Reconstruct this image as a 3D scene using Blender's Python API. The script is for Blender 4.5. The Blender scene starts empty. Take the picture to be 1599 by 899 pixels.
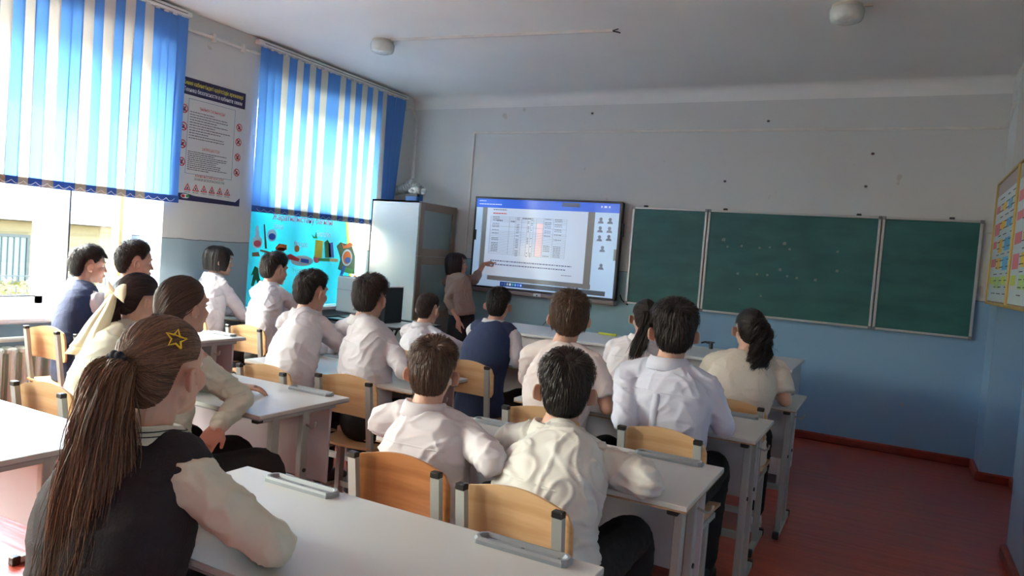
import bpy, math, random
import numpy as np
from mathutils import Vector, Matrix, noise

# ------------------------------------------------------------------ camera, world, sun, exposure
F_PX = 1139.84
YAW, PITCH, ROLL = math.radians(27.565), math.radians(-2.603), math.radians(4.470)
CAM = np.array([0.0, 0.0, 1.49])
fw = np.array([-math.sin(YAW)*math.cos(PITCH), math.cos(YAW)*math.cos(PITCH), math.sin(PITCH)])
r0 = np.array([math.cos(YAW), math.sin(YAW), 0.0]); u0 = np.cross(r0, fw)
RT = r0*math.cos(ROLL)+u0*math.sin(ROLL); UP = -r0*math.sin(ROLL)+u0*math.cos(ROLL)
scene = bpy.context.scene
col = scene.collection
cd = bpy.data.cameras.new('camera'); cam = bpy.data.objects.new('camera', cd); col.objects.link(cam)
M = Matrix(((RT[0], UP[0], -fw[0], CAM[0]), (RT[1], UP[1], -fw[1], CAM[1]), (RT[2], UP[2], -fw[2], CAM[2]), (0, 0, 0, 1)))
cam.matrix_world = M
cd.sensor_width = 36.0; cd.lens = F_PX*36.0/1599.0; cd.clip_start = 0.05; cd.clip_end = 300
scene.camera = cam

def at(px, py, axis, val):
    """a point of the room: the sight line of the survey photograph met with the plane axis = val"""
    d = fw*F_PX + RT*(px-799.5) - UP*(py-449.5)
    t = (val-CAM[axis])/d[axis]
    return CAM+t*d

world = bpy.data.worlds.new('world'); scene.world = world; world.use_nodes = True
wn = world.node_tree; wn.nodes.clear()
wo = wn.nodes.new('ShaderNodeOutputWorld'); wb = wn.nodes.new('ShaderNodeBackground')
sky = wn.nodes.new('ShaderNodeTexSky'); sky.sky_type = 'NISHITA'
sky.sun_disc = False; sky.sun_elevation = math.radians(44); sky.sun_rotation = math.radians(-115)
sky.air_density = 1.6; sky.dust_density = 3.0; sky.ozone_density = 1.0
wn.links.new(sky.outputs[0], wb.inputs[0]); wn.links.new(wb.outputs[0], wo.inputs[0])
wb.inputs[1].default_value = 1.3
SUN_DIR = Vector((.70, .06, -.70)).normalized()
sl = bpy.data.lights.new('sun', 'SUN'); sl.energy = 3.2; sl.angle = math.radians(.6); sl.color = (1, .97, .92)
so = bpy.data.objects.new('sun', sl); col.objects.link(so)
so.rotation_euler = SUN_DIR.to_track_quat('-Z', 'Y').to_euler(); so.location = (-12, -4, 14)
for (y0, y1) in ((-3.6, -1.7), (-1.05, .75), (1.75, 3.94), (4.85, 6.55)):      # daylight through the window openings
    pl = bpy.data.lights.new('window_portal', 'AREA'); pl.shape = 'RECTANGLE'; pl.size = 2.1; pl.size_y = y1-y0
    pl.cycles.is_portal = True
    po = bpy.data.objects.new('window_portal', pl); col.objects.link(po)
    po.location = (-5.9, (y0+y1)/2, 1.85); po.rotation_euler = (0, -math.pi/2, 0)
vs = scene.view_settings
vs.view_transform = 'Standard'; vs.look = 'None'; vs.gamma = 1; vs.use_curve_mapping = False
scene.display_settings.display_device = 'sRGB'
vs.exposure = 2.25
cy = scene.cycles
cy.max_bounces = 12; cy.diffuse_bounces = 10; cy.glossy_bounces = 3; cy.transmission_bounces = 6; cy.transparent_max_bounces = 8
cy.caustics_reflective = False; cy.caustics_refractive = False
cy.sample_clamp_indirect = 6.0; cy.use_denoising = True

# ------------------------------------------------------------------ materials
MATS = {}
def srgb(r, g, b):
    f = lambda c: (c/255.0/12.92) if c/255.0 <= .04045 else ((c/255.0+.055)/1.055)**2.4
    return (f(r), f(g), f(b), 1.0)
def mat(name, rgb, rough=.6, metal=0.0, spec=.5, noise_amt=0.0, noise_scale=8.0, bump=0.0, bump_scale=40.0, sss=0.0,
        emit=0.0, stretch=(1, 1, 1), rgb2=None, coat=0.0, trans=0.0, cloth=False):
    if name in MATS: return MATS[name]
    m = bpy.data.materials.new(name); m.use_nodes = True; nt = m.node_tree
    b = nt.nodes['Principled BSDF']; c = srgb(*rgb)
    b.inputs['Base Color'].default_value = c; b.inputs['Roughness'].default_value = rough
    b.inputs['Metallic'].default_value = metal; b.inputs['Specular IOR Level'].default_value = spec
    b.inputs['Coat Weight'].default_value = coat
    if sss: b.inputs['Subsurface Weight'].default_value = sss; b.inputs['Subsurface Radius'].default_value = (.02, .008, .004)
    tc = nt.nodes.new('ShaderNodeTexCoord'); mp = nt.nodes.new('ShaderNodeMapping'); mp.inputs['Scale'].default_value = stretch
    nt.links.new(tc.outputs['Object'], mp.inputs[0])
    n = nt.nodes.new('ShaderNodeTexNoise'); n.inputs['Scale'].default_value = noise_scale; n.inputs['Detail'].default_value = 4
    nt.links.new(mp.outputs[0], n.inputs['Vector'])
    mx = nt.nodes.new('ShaderNodeMix'); mx.data_type = 'RGBA'
    c2 = srgb(*rgb2) if rgb2 else tuple(v*(1-noise_amt) for v in c[:3])+(1,)
    mx.inputs['A'].default_value = c; mx.inputs['B'].default_value = c2
    rp = nt.nodes.new('ShaderNodeMapRange'); rp.inputs[1].default_value = .35; rp.inputs[2].default_value = .65
    nt.links.new(n.outputs[0], rp.inputs[0]); nt.links.new(rp.outputs[0], mx.inputs['Factor'])
    nt.links.new(mx.outputs['Result'], b.inputs['Base Color'])
    if bump:
        n2 = nt.nodes.new('ShaderNodeTexNoise'); n2.inputs['Scale'].default_value = bump_scale; n2.inputs['Detail'].default_value = 3
        if cloth:
            n2.noise_type = 'RIDGED_MULTIFRACTAL'; n2.inputs['Scale'].default_value = 4.5; n2.inputs['Distortion'].default_value = .9; n2.inputs['Detail'].default_value = 2.5; n2.inputs['Roughness'].default_value = .4
        nt.links.new(mp.outputs[0], n2.inputs['Vector'])
        bp = nt.nodes.new('ShaderNodeBump'); bp.inputs['Strength'].default_value = bump; bp.inputs['Distance'].default_value = .028 if cloth else .01
        nt.links.new(n2.outputs[0], bp.inputs['Height']); nt.links.new(bp.outputs[0], b.inputs['Normal'])
    if emit:
        b.inputs['Emission Color'].default_value = c; b.inputs['Emission Strength'].default_value = emit
    if trans:
        t = nt.nodes.new('ShaderNodeBsdfTranslucent'); t.inputs[0].default_value = c
        ms = nt.nodes.new('ShaderNodeMixShader'); ms.inputs[0].default_value = trans
        nt.links.new(b.outputs[0], ms.inputs[1]); nt.links.new(t.outputs[0], ms.inputs[2])
        nt.links.new(ms.outputs[0], nt.nodes['Material Output'].inputs[0])
    MATS[name] = m; return m

def wall_material(name, blue_a, blue_b, split=None):
    """white plaster above, oil paint below 1.40 m with a thin dark line; blue_a -> blue_b changes along X at split"""
    m = bpy.data.materials.new(name); m.use_nodes = True; nt = m.node_tree; N = nt.nodes.new; L = nt.links.new
    b = nt.nodes['Principled BSDF']
    g = N('ShaderNodeNewGeometry'); sp = N('ShaderNodeSeparateXYZ'); L(g.outputs['Position'], sp.inputs[0])
    n = N('ShaderNodeTexNoise'); n.inputs['Scale'].default_value = 1.3; n.inputs['Detail'].default_value = 6; L(g.outputs['Position'], n.inputs['Vector'])
    nf = N('ShaderNodeTexNoise'); nf.inputs['Scale'].default_value = 9; nf.inputs['Detail'].default_value = 8; L(g.outputs['Position'], nf.inputs['Vector'])
    def mix(f, a, c):
        x = N('ShaderNodeMix'); x.data_type = 'RGBA'
        if isinstance(f, float): x.inputs['Factor'].default_value = f
        else: L(f, x.inputs['Factor'])
        for k, v in (('A', a), ('B', c)):
            if isinstance(v, tuple): x.inputs[k].default_value = v
            else: L(v, x.inputs[k])
        return x.outputs['Result']
    white = mix(n.outputs[0], srgb(209, 213, 211), srgb(199, 202, 200))
    if split is not None:
        a = N('ShaderNodeMath'); a.operation = 'MULTIPLY_ADD'; L(n.outputs[0], a.inputs[0]); a.inputs[1].default_value = .8; L(sp.outputs[0], a.inputs[2])
        r = N('ShaderNodeMapRange'); r.inputs[1].default_value = split+.33; r.inputs[2].default_value = split+.47; L(a.outputs[0], r.inputs[0])
        blue = mix(r.outputs[0], srgb(*blue_a), srgb(*blue_b))
    else:
        blue = mix(n.outputs[0], srgb(*blue_a), srgb(*blue_b))
    zz = N('ShaderNodeMath'); zz.operation = 'MULTIPLY_ADD'; L(nf.outputs[0], zz.inputs[0]); zz.inputs[1].default_value = .02; L(sp.outputs[2], zz.inputs[2])
    def step(v):
        s = N('ShaderNodeMath'); s.operation = 'GREATER_THAN'; L(zz.outputs[0], s.inputs[0]); s.inputs[1].default_value = v; return s.outputs[0]
    c = mix(step(1.412), blue, srgb(120, 125, 132)); c = mix(step(1.420), c, white)
    # chips and stains in the plaster
    v = N('ShaderNodeTexNoise'); v.inputs['Scale'].default_value = 5; v.inputs['Detail'].default_value = 2; L(g.outputs['Position'], v.inputs['Vector'])
    rr = N('ShaderNodeMapRange'); rr.inputs[1].default_value = .735; rr.inputs[2].default_value = .75; rr.inputs[4].default_value = .5; L(v.outputs[0], rr.inputs[0])
    c = mix(rr.outputs[0], c, srgb(172, 164, 158))
    L(c, b.inputs['Base Color'])
    ro = N('ShaderNodeMapRange'); L(step(1.415), ro.inputs[0]); ro.inputs[3].default_value = .32; ro.inputs[4].default_value = .85; L(ro.outputs[0], b.inputs['Roughness'])
    bp = N('ShaderNodeBump'); bp.inputs['Strength'].default_value = .35; bp.inputs['Distance'].default_value = .02; L(n.outputs[0], bp.inputs['Height'])
    b2 = N('ShaderNodeBump'); b2.inputs['Strength'].default_value = .2; b2.inputs['Distance'].default_value = .006; L(nf.outputs[0], b2.inputs['Height']); L(bp.outputs[0], b2.inputs['Normal'])
    L(b2.outputs[0], b.inputs['Normal'])
    return m

def floor_material():
    m = bpy.data.materials.new('painted_floorboards'); m.use_nodes = True; nt = m.node_tree; N = nt.nodes.new; L = nt.links.new
    b = nt.nodes['Principled BSDF']
    g = N('ShaderNodeNewGeometry'); sp = N('ShaderNodeSeparateXYZ'); L(g.outputs['Position'], sp.inputs[0])
    mp = N('ShaderNodeMapping'); mp.inputs['Scale'].default_value = (1, 9, 1); L(g.outputs['Position'], mp.inputs[0])
    n = N('ShaderNodeTexNoise'); n.inputs['Scale'].default_value = 1.6; n.inputs['Detail'].default_value = 7; L(mp.outputs[0], n.inputs['Vector'])
    cr = N('ShaderNodeValToRGB'); cr.color_ramp.elements[0].position = .3; cr.color_ramp.elements[1].position = .75
    cr.color_ramp.elements[0].color = srgb(150, 60, 46); cr.color_ramp.elements[1].color = srgb(184, 88, 68)
    L(n.outputs[0], cr.inputs[0])
    # board joints every 11 cm of Y
    a = N('ShaderNodeMath'); a.operation = 'MULTIPLY'; a.inputs[1].default_value = 1/.11; L(sp.outputs[1], a.inputs[0])
    f = N('ShaderNodeMath'); f.operation = 'FRACT'; L(a.outputs[0], f.inputs[0])
    j = N('ShaderNodeMath'); j.operation = 'LESS_THAN'; j.inputs[1].default_value = .035; L(f.outputs[0], j.inputs[0])
    n3 = N('ShaderNodeTexNoise'); n3.inputs['Scale'].default_value = 2.2; L(g.outputs['Position'], n3.inputs['Vector'])
    jm = N('ShaderNodeMath'); jm.operation = 'MULTIPLY'; L(j.outputs[0], jm.inputs[0]); L(n3.outputs[0], jm.inputs[1])
    mx = N('ShaderNodeMix'); mx.data_type = 'RGBA'; L(jm.outputs[0], mx.inputs['Factor']); L(cr.outputs[0], mx.inputs['A']); mx.inputs['B'].default_value = srgb(60, 20, 14)
    L(mx.outputs['Result'], b.inputs['Base Color'])
    ro = N('ShaderNodeMapRange'); L(n.outputs[0], ro.inputs[0]); ro.inputs[3].default_value = .22; ro.inputs[4].default_value = .45; L(ro.outputs[0], b.inputs['Roughness'])
    bp = N('ShaderNodeBump'); bp.inputs['Strength'].default_value = .35; bp.inputs['Distance'].default_value = .01; L(n.outputs[0], bp.inputs['Height'])
    b2 = N('ShaderNodeBump'); b2.invert = True; b2.inputs['Strength'].default_value = .5; b2.inputs['Distance'].default_value = .004; L(jm.outputs[0], b2.inputs['Height']); L(bp.outputs[0], b2.inputs['Normal'])
    L(b2.outputs[0], b.inputs['Normal'])
    return m

def hair_material(name, rgb, rgb2, rough=.42):
    m = bpy.data.materials.new(name); m.use_nodes = True; nt = m.node_tree; N = nt.nodes.new; L = nt.links.new
    b = nt.nodes['Principled BSDF']
    at_ = N('ShaderNodeAttribute'); at_.attribute_name = 'strand'
    mx = N('ShaderNodeMix'); mx.data_type = 'RGBA'; mx.inputs['A'].default_value = srgb(*rgb); mx.inputs['B'].default_value = srgb(*rgb2)
    L(at_.outputs['Fac'], mx.inputs['Factor']); L(mx.outputs['Result'], b.inputs['Base Color'])
    b.inputs['Roughness'].default_value = rough; b.inputs['Specular IOR Level'].default_value = .45
    return m

def glass_material():
    m = bpy.data.materials.new('window_glass'); m.use_nodes = True; nt = m.node_tree
    nt.nodes.remove(nt.nodes['Principled BSDF'])
    t = nt.nodes.new('ShaderNodeBsdfTransparent'); t.inputs[0].default_value = (.95, .97, .96, 1)
    g = nt.nodes.new('ShaderNodeBsdfGlossy'); g.inputs['Roughness'].default_value = .02
    ms = nt.nodes.new('ShaderNodeMixShader'); ms.inputs[0].default_value = .06
    nt.links.new(t.outputs[0], ms.inputs[1]); nt.links.new(g.outputs[0], ms.inputs[2]); nt.links.new(ms.outputs[0], nt.nodes['Material Output'].inputs[0])
    return m

# ------------------------------------------------------------------ mesh helpers
class MB:
    """collects vertices and faces; build() links them as ONE mesh object"""
    def __init__(s): s.v = []; s.f = []
    def add(s, v, f):
        o = len(s.v); s.v += [tuple(map(float, p)) for p in v]; s.f += [tuple(i+o for i in q) for q in f]; return s
    def box(s, x0, x1, y0, y1, z0, z1, bev=0.0):
        if bev <= 0:
            v = [(x, y, z) for x in (x0, x1) for y in (y0, y1) for z in (z0, z1)]
            return s.add(v, [(0, 1, 3, 2), (4, 6, 7, 5), (0, 4, 5, 1), (2, 3, 7, 6), (0, 2, 6, 4), (1, 5, 7, 3)])
        # chamfered box: profile rings along z
        b = min(bev, (x1-x0)/2.01, (y1-y0)/2.01, (z1-z0)/2.01); rings = []
        for (z, k) in ((z0, b), (z0+b, 0), (z1-b, 0), (z1, b)):
            e = max(k, 0)
            X0, X1, Y0, Y1 = x0+e, x1-e, y0+e, y1-e; c = b if k == 0 else b*.4
            rings.append([(X0+c, Y0, z), (X1-c, Y0, z), (X1, Y0+c, z), (X1, Y1-c, z), (X1-c, Y1, z), (X0+c, Y1, z), (X0, Y1-c, z), (X0, Y0+c, z)])
        return s.loft(rings)
    def loft(s, rings, caps=True, closed=True):
        n = len(rings[0]); v = [p for r in rings for p in r]; f = []
        for i in range(len(rings)-1):
            for j in range(n if closed else n-1):
                k = (j+1) % n; f.append((i*n+j, i*n+k, (i+1)*n+k, (i+1)*n+j))
        if caps:
            f.append(tuple(range(n-1, -1, -1))); f.append(tuple((len(rings)-1)*n+j for j in range(n)))
        return s.add(v, f)
    def tube(s, pts, rad, n=10, caps=True, round_ends=False, flat=1.0):
        P = [np.array(p, float) for p in pts]
        R = list(rad) if hasattr(rad, '__len__') else [rad]*len(P)
        if round_ends:
            d0 = P[0]-P[1]; d0 /= np.linalg.norm(d0)+1e-9; d1 = P[-1]-P[-2]; d1 /= np.linalg.norm(d1)+1e-9
            a, b = R[0], R[-1]
            P = [P[0]+d0*a*.97, P[0]+d0*a*.7]+P+[P[-1]+d1*b*.7, P[-1]+d1*b*.97]; R = [a*.25, a*.71]+R+[b*.71, b*.25]
        rings = []; prev = None
        for i, p in enumerate(P):
            t = P[min(i+1, len(P)-1)]-P[max(i-1, 0)]; t /= np.linalg.norm(t)+1e-12
            if prev is None:
                ref = np.array((0, 0, 1.)) if abs(t[2]) < .9 else np.array((1., 0, 0)); a = np.cross(ref, t)
            else: a = prev-t*(prev@t)
            a /= np.linalg.norm(a)+1e-12; prev = a; b = np.cross(t, a)
            rings.append([tuple(p+R[i]*(math.cos(q)*a+math.sin(q)*b*flat)) for q in [2*math.pi*k/n for k in range(n)]])
        return s.loft(rings, caps)
    def bar(s, p0, p1, w, h, up=(0, 0, 1)):
        p0 = np.array(p0, float); p1 = np.array(p1, float); t = p1-p0; t /= np.linalg.norm(t); u = np.array(up, float)
        a = np.cross(u, t)
        if np.linalg.norm(a) < 1e-5: a = np.cross(np.array((0, 1., 0)), t)
        a /= np.linalg.norm(a); b = np.cross(t, a); rings = []
        for p in (p0, p1): rings.append([tuple(p+a*i*w/2+b*j*h/2) for i, j in ((-1, -1), (1, -1), (1, 1), (-1, 1))])
        return s.loft(rings)
    def ell(s, c, r, n=20, m=12, rot=None):
        c = np.array(c, float); rings = []
        for i in range(1, m):
            a = math.pi*i/m; ring = []
            for j in range(n):
                q = 2*math.pi*j/n; d = np.array((r[0]*math.sin(a)*math.cos(q), r[1]*math.sin(a)*math.sin(q), r[2]*math.cos(a)))
                if rot is not None: d = rot@d
                ring.append(tuple(c+d))
            rings.append(ring[::-1])
        return s.loft(rings)
    def prism(s, pts, h, axis='z', base=0.0):
        """polygon pts (2D) extruded by h"""
        n = len(pts)
        mp = {'z': lambda a, b, c: (a, b, c), 'y': lambda a, b, c: (a, c, b), 'x': lambda a, b, c: (c, a, b)}[axis]
        return s.loft([[mp(a, b, base) for a, b in pts], [mp(a, b, base+h) for a, b in pts]])
    def build(s, name, material, parent=None, smooth=False, matrix=None):
        me = bpy.data.meshes.new(name); me.from_pydata(s.v, [], s.f); me.validate()
        import bmesh
        bm = bmesh.new(); bm.from_mesh(me); bmesh.ops.recalc_face_normals(bm, faces=bm.faces); bm.to_mesh(me); bm.free()
        if material: me.materials.append(material)
        if smooth:
            me.polygons.foreach_set('use_smooth', [True]*len(me.polygons))
        o = bpy.data.objects.new(name, me); col.objects.link(o)
        if parent is not None: o.parent = parent
        if matrix is not None: o.matrix_local = matrix
        return o

def smooth_angle(o, ang=40):
    me = o.data; me.polygons.foreach_set('use_smooth', [True]*len(me.polygons))
    try: me.set_sharp_from_angle(angle=math.radians(ang))
    except Exception: pass
    return o
def tag(o, label=None, cat=None, group=None, kind=None):
    for k, v in (('label', label), ('category', cat), ('group', group), ('kind', kind)):
        if v: o[k] = v
    return o
def empty(name, loc=(0, 0, 0), rz=0.0):
    o = bpy.data.objects.new(name, None); col.objects.link(o); o.location = loc; o.rotation_euler = (0, 0, rz); o.empty_display_size = .1
    return o
def children(o): return [c for c in bpy.data.objects if c.parent == o]
def copy_tree(o, parent=None):
    c = o.copy(); col.objects.link(c); c.parent = parent
    for ch in children(o): copy_tree(ch, c)
    return c
def text_obj(name, body, size, material, parent, mtx, extrude=0.0006, align='LEFT', offset=0.0, label=None, width=None):
    cu = bpy.data.curves.new(name, 'FONT'); cu.body = body; cu.size = size; cu.extrude = extrude; cu.align_x = align; cu.align_y = 'CENTER'
    cu.offset = offset; cu.resolution_u = 2
    t = bpy.data.objects.new(name, cu); col.objects.link(t)
    dg = bpy.context.evaluated_depsgraph_get(); me = bpy.data.meshes.new_from_object(t.evaluated_get(dg))
    bpy.data.objects.remove(t); bpy.data.curves.remove(cu)
    me.materials.clear(); me.materials.append(material)
    if width and len(me.vertices):
        xs = [v.co.x for v in me.vertices]; k = width/max(1e-6, max(xs)-min(xs))
        for v in me.vertices: v.co.x *= k
    o = bpy.data.objects.new(name, me); col.objects.link(o); o.parent = parent; o.matrix_local = mtx
    if label: o['label'] = label
    return o
def evaluated(o, mods):
    for kind, props in mods:
        md = o.modifiers.new(kind, kind)
        for k, v in props.items(): setattr(md, k, v)
    dg = bpy.context.evaluated_depsgraph_get(); me = bpy.data.meshes.new_from_object(o.evaluated_get(dg))
    o.modifiers.clear(); old = o.data; o.data = me; bpy.data.meshes.remove(old)
    return o

WHITE_PAINT = mat('white_paint', (232, 234, 230), .4, noise_amt=.05)
DESK_WHITE = mat('white_laminate', (190, 194, 193), .28, noise_amt=.02, noise_scale=3)
PANEL_GREY = mat('pale_grey_panel', (192, 192, 198), .45)
EDGE_TAN = mat('chipboard_edge', (176, 143, 108), .6, noise_amt=.25, noise_scale=60)
EDGE_GREY = mat('grey_edge', (150, 152, 156), .5)
METAL_GREY = mat('grey_powder_coated_steel', (168, 175, 173), .4, metal=.15)
METAL_DARK = mat('dark_metal', (58, 60, 64), .4, metal=.4)
BLACK_PLASTIC = mat('black_plastic', (26, 27, 29), .4)
TRAY_GREY = mat('grey_plastic_tray', (134, 143, 150), .45, bump=.1)
PLY = mat('birch_plywood', (206, 172, 130), .38, noise_scale=3.0, stretch=(1.2, 1, 14), rgb2=(192, 154, 110), coat=.2)
PLY_DARK = mat('orange_plywood', (172, 116, 70), .38, noise_scale=3.0, stretch=(1.2, 1, 14), rgb2=(150, 96, 54), coat=.2)
RED_BASE = mat('red_brown_skirting', (142, 52, 36), .35, noise_amt=.3, noise_scale=14, bump=.2)
GLASS = glass_material()

# ------------------------------------------------------------------ the room
XL, XR, YF, YB, ZC = -5.3, .69, 7.28, -6.9, 3.27
WALL_L = wall_material('window_wall_paint', (150, 176, 186), (156, 180, 192))
WALL_F = wall_material('front_wall_paint', (146, 186, 196), (132, 172, 204), split=-1.75)
WALL_R = wall_material('side_wall_paint', (138, 176, 208), (142, 178, 208))
CEIL = mat('ceiling_whitewash', (227, 230, 227), .9, noise_scale=1.2, rgb2=(222, 225, 222), bump=.25, bump_scale=1.5)
def struct(name, mb, m, **k):
    o = mb.build(name, m, **k); o['kind'] = 'structure'; return o
WINS = ((-3.6, -1.7), (-1.05, .75), (1.75, 3.94), (4.85, 6.55))
ZS, ZH = .79, 2.95
struct('floor', MB().box(-5.95, 1.3, YB-.2, YF+.2, -.12, 0), floor_material())
struct('ceiling', MB().box(-5.95, 1.3, YB-.2, YF+.2, ZC, ZC+.15), CEIL)
w = MB(); w.box(-5.95, XL, YB, YF, 0, ZS-.03); w.box(-5.95, XL, YB, YF, ZH, ZC)
ys = [YB]+[v for p in WINS for v in p]+[YF]
for a, b in zip(ys[0::2], ys[1::2]): w.box(-5.95, XL, a, b, ZS-.03, ZH)
struct('wall_left', w, WALL_L)
# front wall, its rounded top and the corner pilaster
w = MB(); w.box(-5.95, 1.3, YF, YF+.2, 0, ZC)
struct('wall_front', w, WALL_F)
cv = [(YF-.14*(1-math.sin(a)), ZC-.14*(1-math.cos(a))) for a in [math.pi/2*k/8 for k in range(9)]]
prof = [(YF, ZC)]+[(YF-.14+.14*math.sin(a), ZC-.14+.14*math.cos(a)) for a in [math.pi/2*k/8 for k in range(9)]]
prof = [(YF+.001, ZC+.001)]+[(YF-.13*(1-math.sin(a)), ZC-.13*(1-math.cos(a))) for a in [math.pi/2*k/8 for k in range(9)]]
c = MB().prism(prof, 6.1, 'x', XL-.01); o = struct('trim_1', c, CEIL); smooth_angle(o, 50)
w = MB(); w.box(.72, 1.3, 6.81, YF, 0, ZC); w.box(.94, 1.3, 4.96, 6.81, 0, ZC); w.box(XR, 1.3, YB, 4.96, 0, ZC)
struct('wall_right', w, WALL_R)
struct('wall_back', MB().box(-5.95, 1.3, YB-.2, YB, 0, ZC), WALL_R)
def skirt(name, segs):
    b = MB()
    for x0, x1, y0, y1 in segs:
        b.box(x0, x1, y0, y1, 0, .075, .012)
    struct(name, b, RED_BASE)
skirt('baseboard_front', [(XL, .70, YF-.035, YF+.01), (.70, .96, 6.785, 6.82)])
skirt('baseboard_pilaster', [(.69, .725, 6.79, YF)])
skirt('baseboard_right', [(.915, .95, 4.96, 6.80), (.66, .70, YB, 4.97)])
skirt('baseboard_left', [(XL-.01, XL+.03, YB, YF)])
# window sills and windows
SILL = mat('glossy_sill_paint', (236, 238, 238), .25)
for i, (a, b) in enumerate(WINS):
    struct('trim_%d' % (i+2), MB().box(-5.75, XL+.07, a-.03 if i != 2 else a, b+.03, ZS-.03, ZS+.012, .01), SILL)
FRAME = mat('white_window_frame', (236, 236, 232), .35)
TAN_EDGE = mat('tan_window_edge', (196, 160, 104), .5)
def window(n, a, b, mull):
    root = MB(); x0, x1 = -5.76, -5.68
    root.box(x0, x1, a, a+.07, ZS, ZH); root.box(x0, x1, b-.07, b, ZS, ZH); root.box(x0, x1, a, b, ZS, ZS+.06); root.box(x0, x1, a, b, ZH-.07, ZH)
    for (m0, m1) in mull: root.box(x0-.01, x1+.02, m0, m1, ZS+.01, ZH-.01)
    r = struct('window_%d' % n, root, FRAME)
    edges = [a+.07]+[v for p in mull for v in p]+[b-.07]
    for k in range(0, len(edges), 2):
        y0, y1 = edges[k], edges[k+1]
        s = MB(); t = .055; X0, X1 = -5.735, -5.665
        s.box(X0, X1, y0, y0+t, ZS+.06, ZH-.07); s.box(X0, X1, y1-t, y1, ZS+.06, ZH-.07)
        s.box(X0, X1, y0, y1, ZS+.06, ZS+.06+t); s.box(X0, X1, y0, y1, ZH-.07-t, ZH-.07)
        q = s.build('sash', FRAME, r)
        MB().box(-5.705, -5.70, y0+t-.005, y1-t+.005, ZS+.1, ZH-.11).build('pane', GLASS, q)
        g = MB(); g.box(-5.668, -5.660, y0+t-.004, y0+t+.006, ZS+.11, ZH-.12); g.box(-5.668, -5.660, y0+t, y1-t, ZS+.112, ZS+.122)
        g.build('seal', METAL_DARK, q)
    return r
window(1, *WINS[0], [(-2.7, -2.6)]); window(2, *WINS[1], [(-.2, -.1)])
w1 = window(3, *WINS[2], [(2.48, 2.56), (3.23, 3.35)])
MB().box(-5.69, -5.64, 3.80, 3.825, ZS+.06, ZH-.08).build('edge_strip', TAN_EDGE, w1)
window(4, *WINS[3], [(5.4, 5.48), (5.95, 6.03)])

# ------------------------------------------------------------------ outside the windows
ZG = -1.0
snow = mat('pale_dusty_ground', (176, 170, 152), .95, noise_scale=.6, rgb2=(150, 144, 126))
struct('ground', MB().box(-90, -6.0, -50, 90, ZG-.2, ZG), snow)
hb = MB(); hrows = []
for i in range(9):
    X_ = -62-i*6; hrows.append([(X_, -60+k*10, ZG+(0 if i == 0 else 3.2*i**.8+1.6*math.sin(k*.9+i*.5)+1.2*math.sin(k*2.1))) for k in range(26)])
hb.loft(hrows, caps=False, closed=False)
ho_ = hb.build('hillside', mat('dry_hillside', (128, 118, 98), .95, noise_scale=.15, rgb2=(104, 98, 84)), None, smooth=True); ho_['kind'] = 'structure'
SID = mat('cream_siding', (114, 100, 74), .8, noise_amt=.08)
ROOF = mat('pale_metal_roof', (128, 132, 136), .5, noise_amt=.05)
def far_building(name, label, x, y0, y1, zt, ridge, depth, windows=()):
    r = empty(name, (x, (y0+y1)/2, ZG)); tag(r, label, 'building')
    hy = (y1-y0)/2; h = zt-ZG
    wl = MB(); wl.box(-depth, 0, -hy, hy, 0, h)
    z = .16
    while z < h-.05:
        wl.box(0, .025, -hy, hy, z, z+.02); z += .22
    wl.build('wall', SID, r)
    rf = MB(); e = .45
    rf.loft([[(e, -hy-e, h-.05), (e, hy+e, h-.05), (-depth-e, hy+e, h-.05), (-depth-e, -hy-e, h-.05)],
             [(e, -hy-e, h+.08), (e, hy+e, h+.08), (-depth-e, hy+e, h+.08), (-depth-e, -hy-e, h+.08)],
             [(-depth/2, -hy+depth*.45, h+ridge), (-depth/2, hy-depth*.45, h+ridge), (-depth/2-.1, hy-depth*.45, h+ridge), (-depth/2-.1, -hy+depth*.45, h+ridge)]])
    rf.build('roof', ROOF, r)
    for (wy, wz, ww, wh) in windows:
        yy = wy-(y0+y1)/2
        f = MB()
        for a, b, c_, d in ((-ww/2-.06, -ww/2, -wh/2, wh/2), (ww/2, ww/2+.06, -wh/2, wh/2), (-ww/2-.06, ww/2+.06, -wh/2-.06, -wh/2), (-ww/2-.06, ww/2+.06, wh/2, wh/2+.06)):
            f.box(.02, .07, yy+a, yy+b, wz-ZG+c_, wz-ZG+d)
        for k in range(1, 6): f.box(.04, .055, yy-ww/2+ww*k/6-.01, yy-ww/2+ww*k/6+.01, wz-ZG-wh/2, wz-ZG+wh/2)
        fo = f.build('window_grille', METAL_DARK, r)
        MB().box(.005, .03, yy-ww/2, yy+ww/2, wz-ZG-wh/2, wz-ZG+wh/2).build('window_pane', mat('far_window_glass', (96, 108, 104), .3), fo)
    return r
pe = at(100, 345, 0, -17.0); pw = at(10, 400, 0, -17.0)
far_building('school_building', 'long cream sided building with pale roof and barred window outside the left window', -17.0, 4.0, at(165, 345, 0, -17.0)[1]+.6, pe[2], 1.7, 5.5,
             [(pw[1], pw[2]-.05, .75, .95), (pw[1]-3.2, pw[2]-.05, .75, .95)])
pe2 = at(150, 355, 0, -24.0)
far_building('shed', 'farther pale roofed house with tall triangular roof outside the window', -24.0, at(110, 340, 0, -24.)[1], at(110, 340, 0, -24.)[1]+9, 1.4, 2.3, 7.5)
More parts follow.
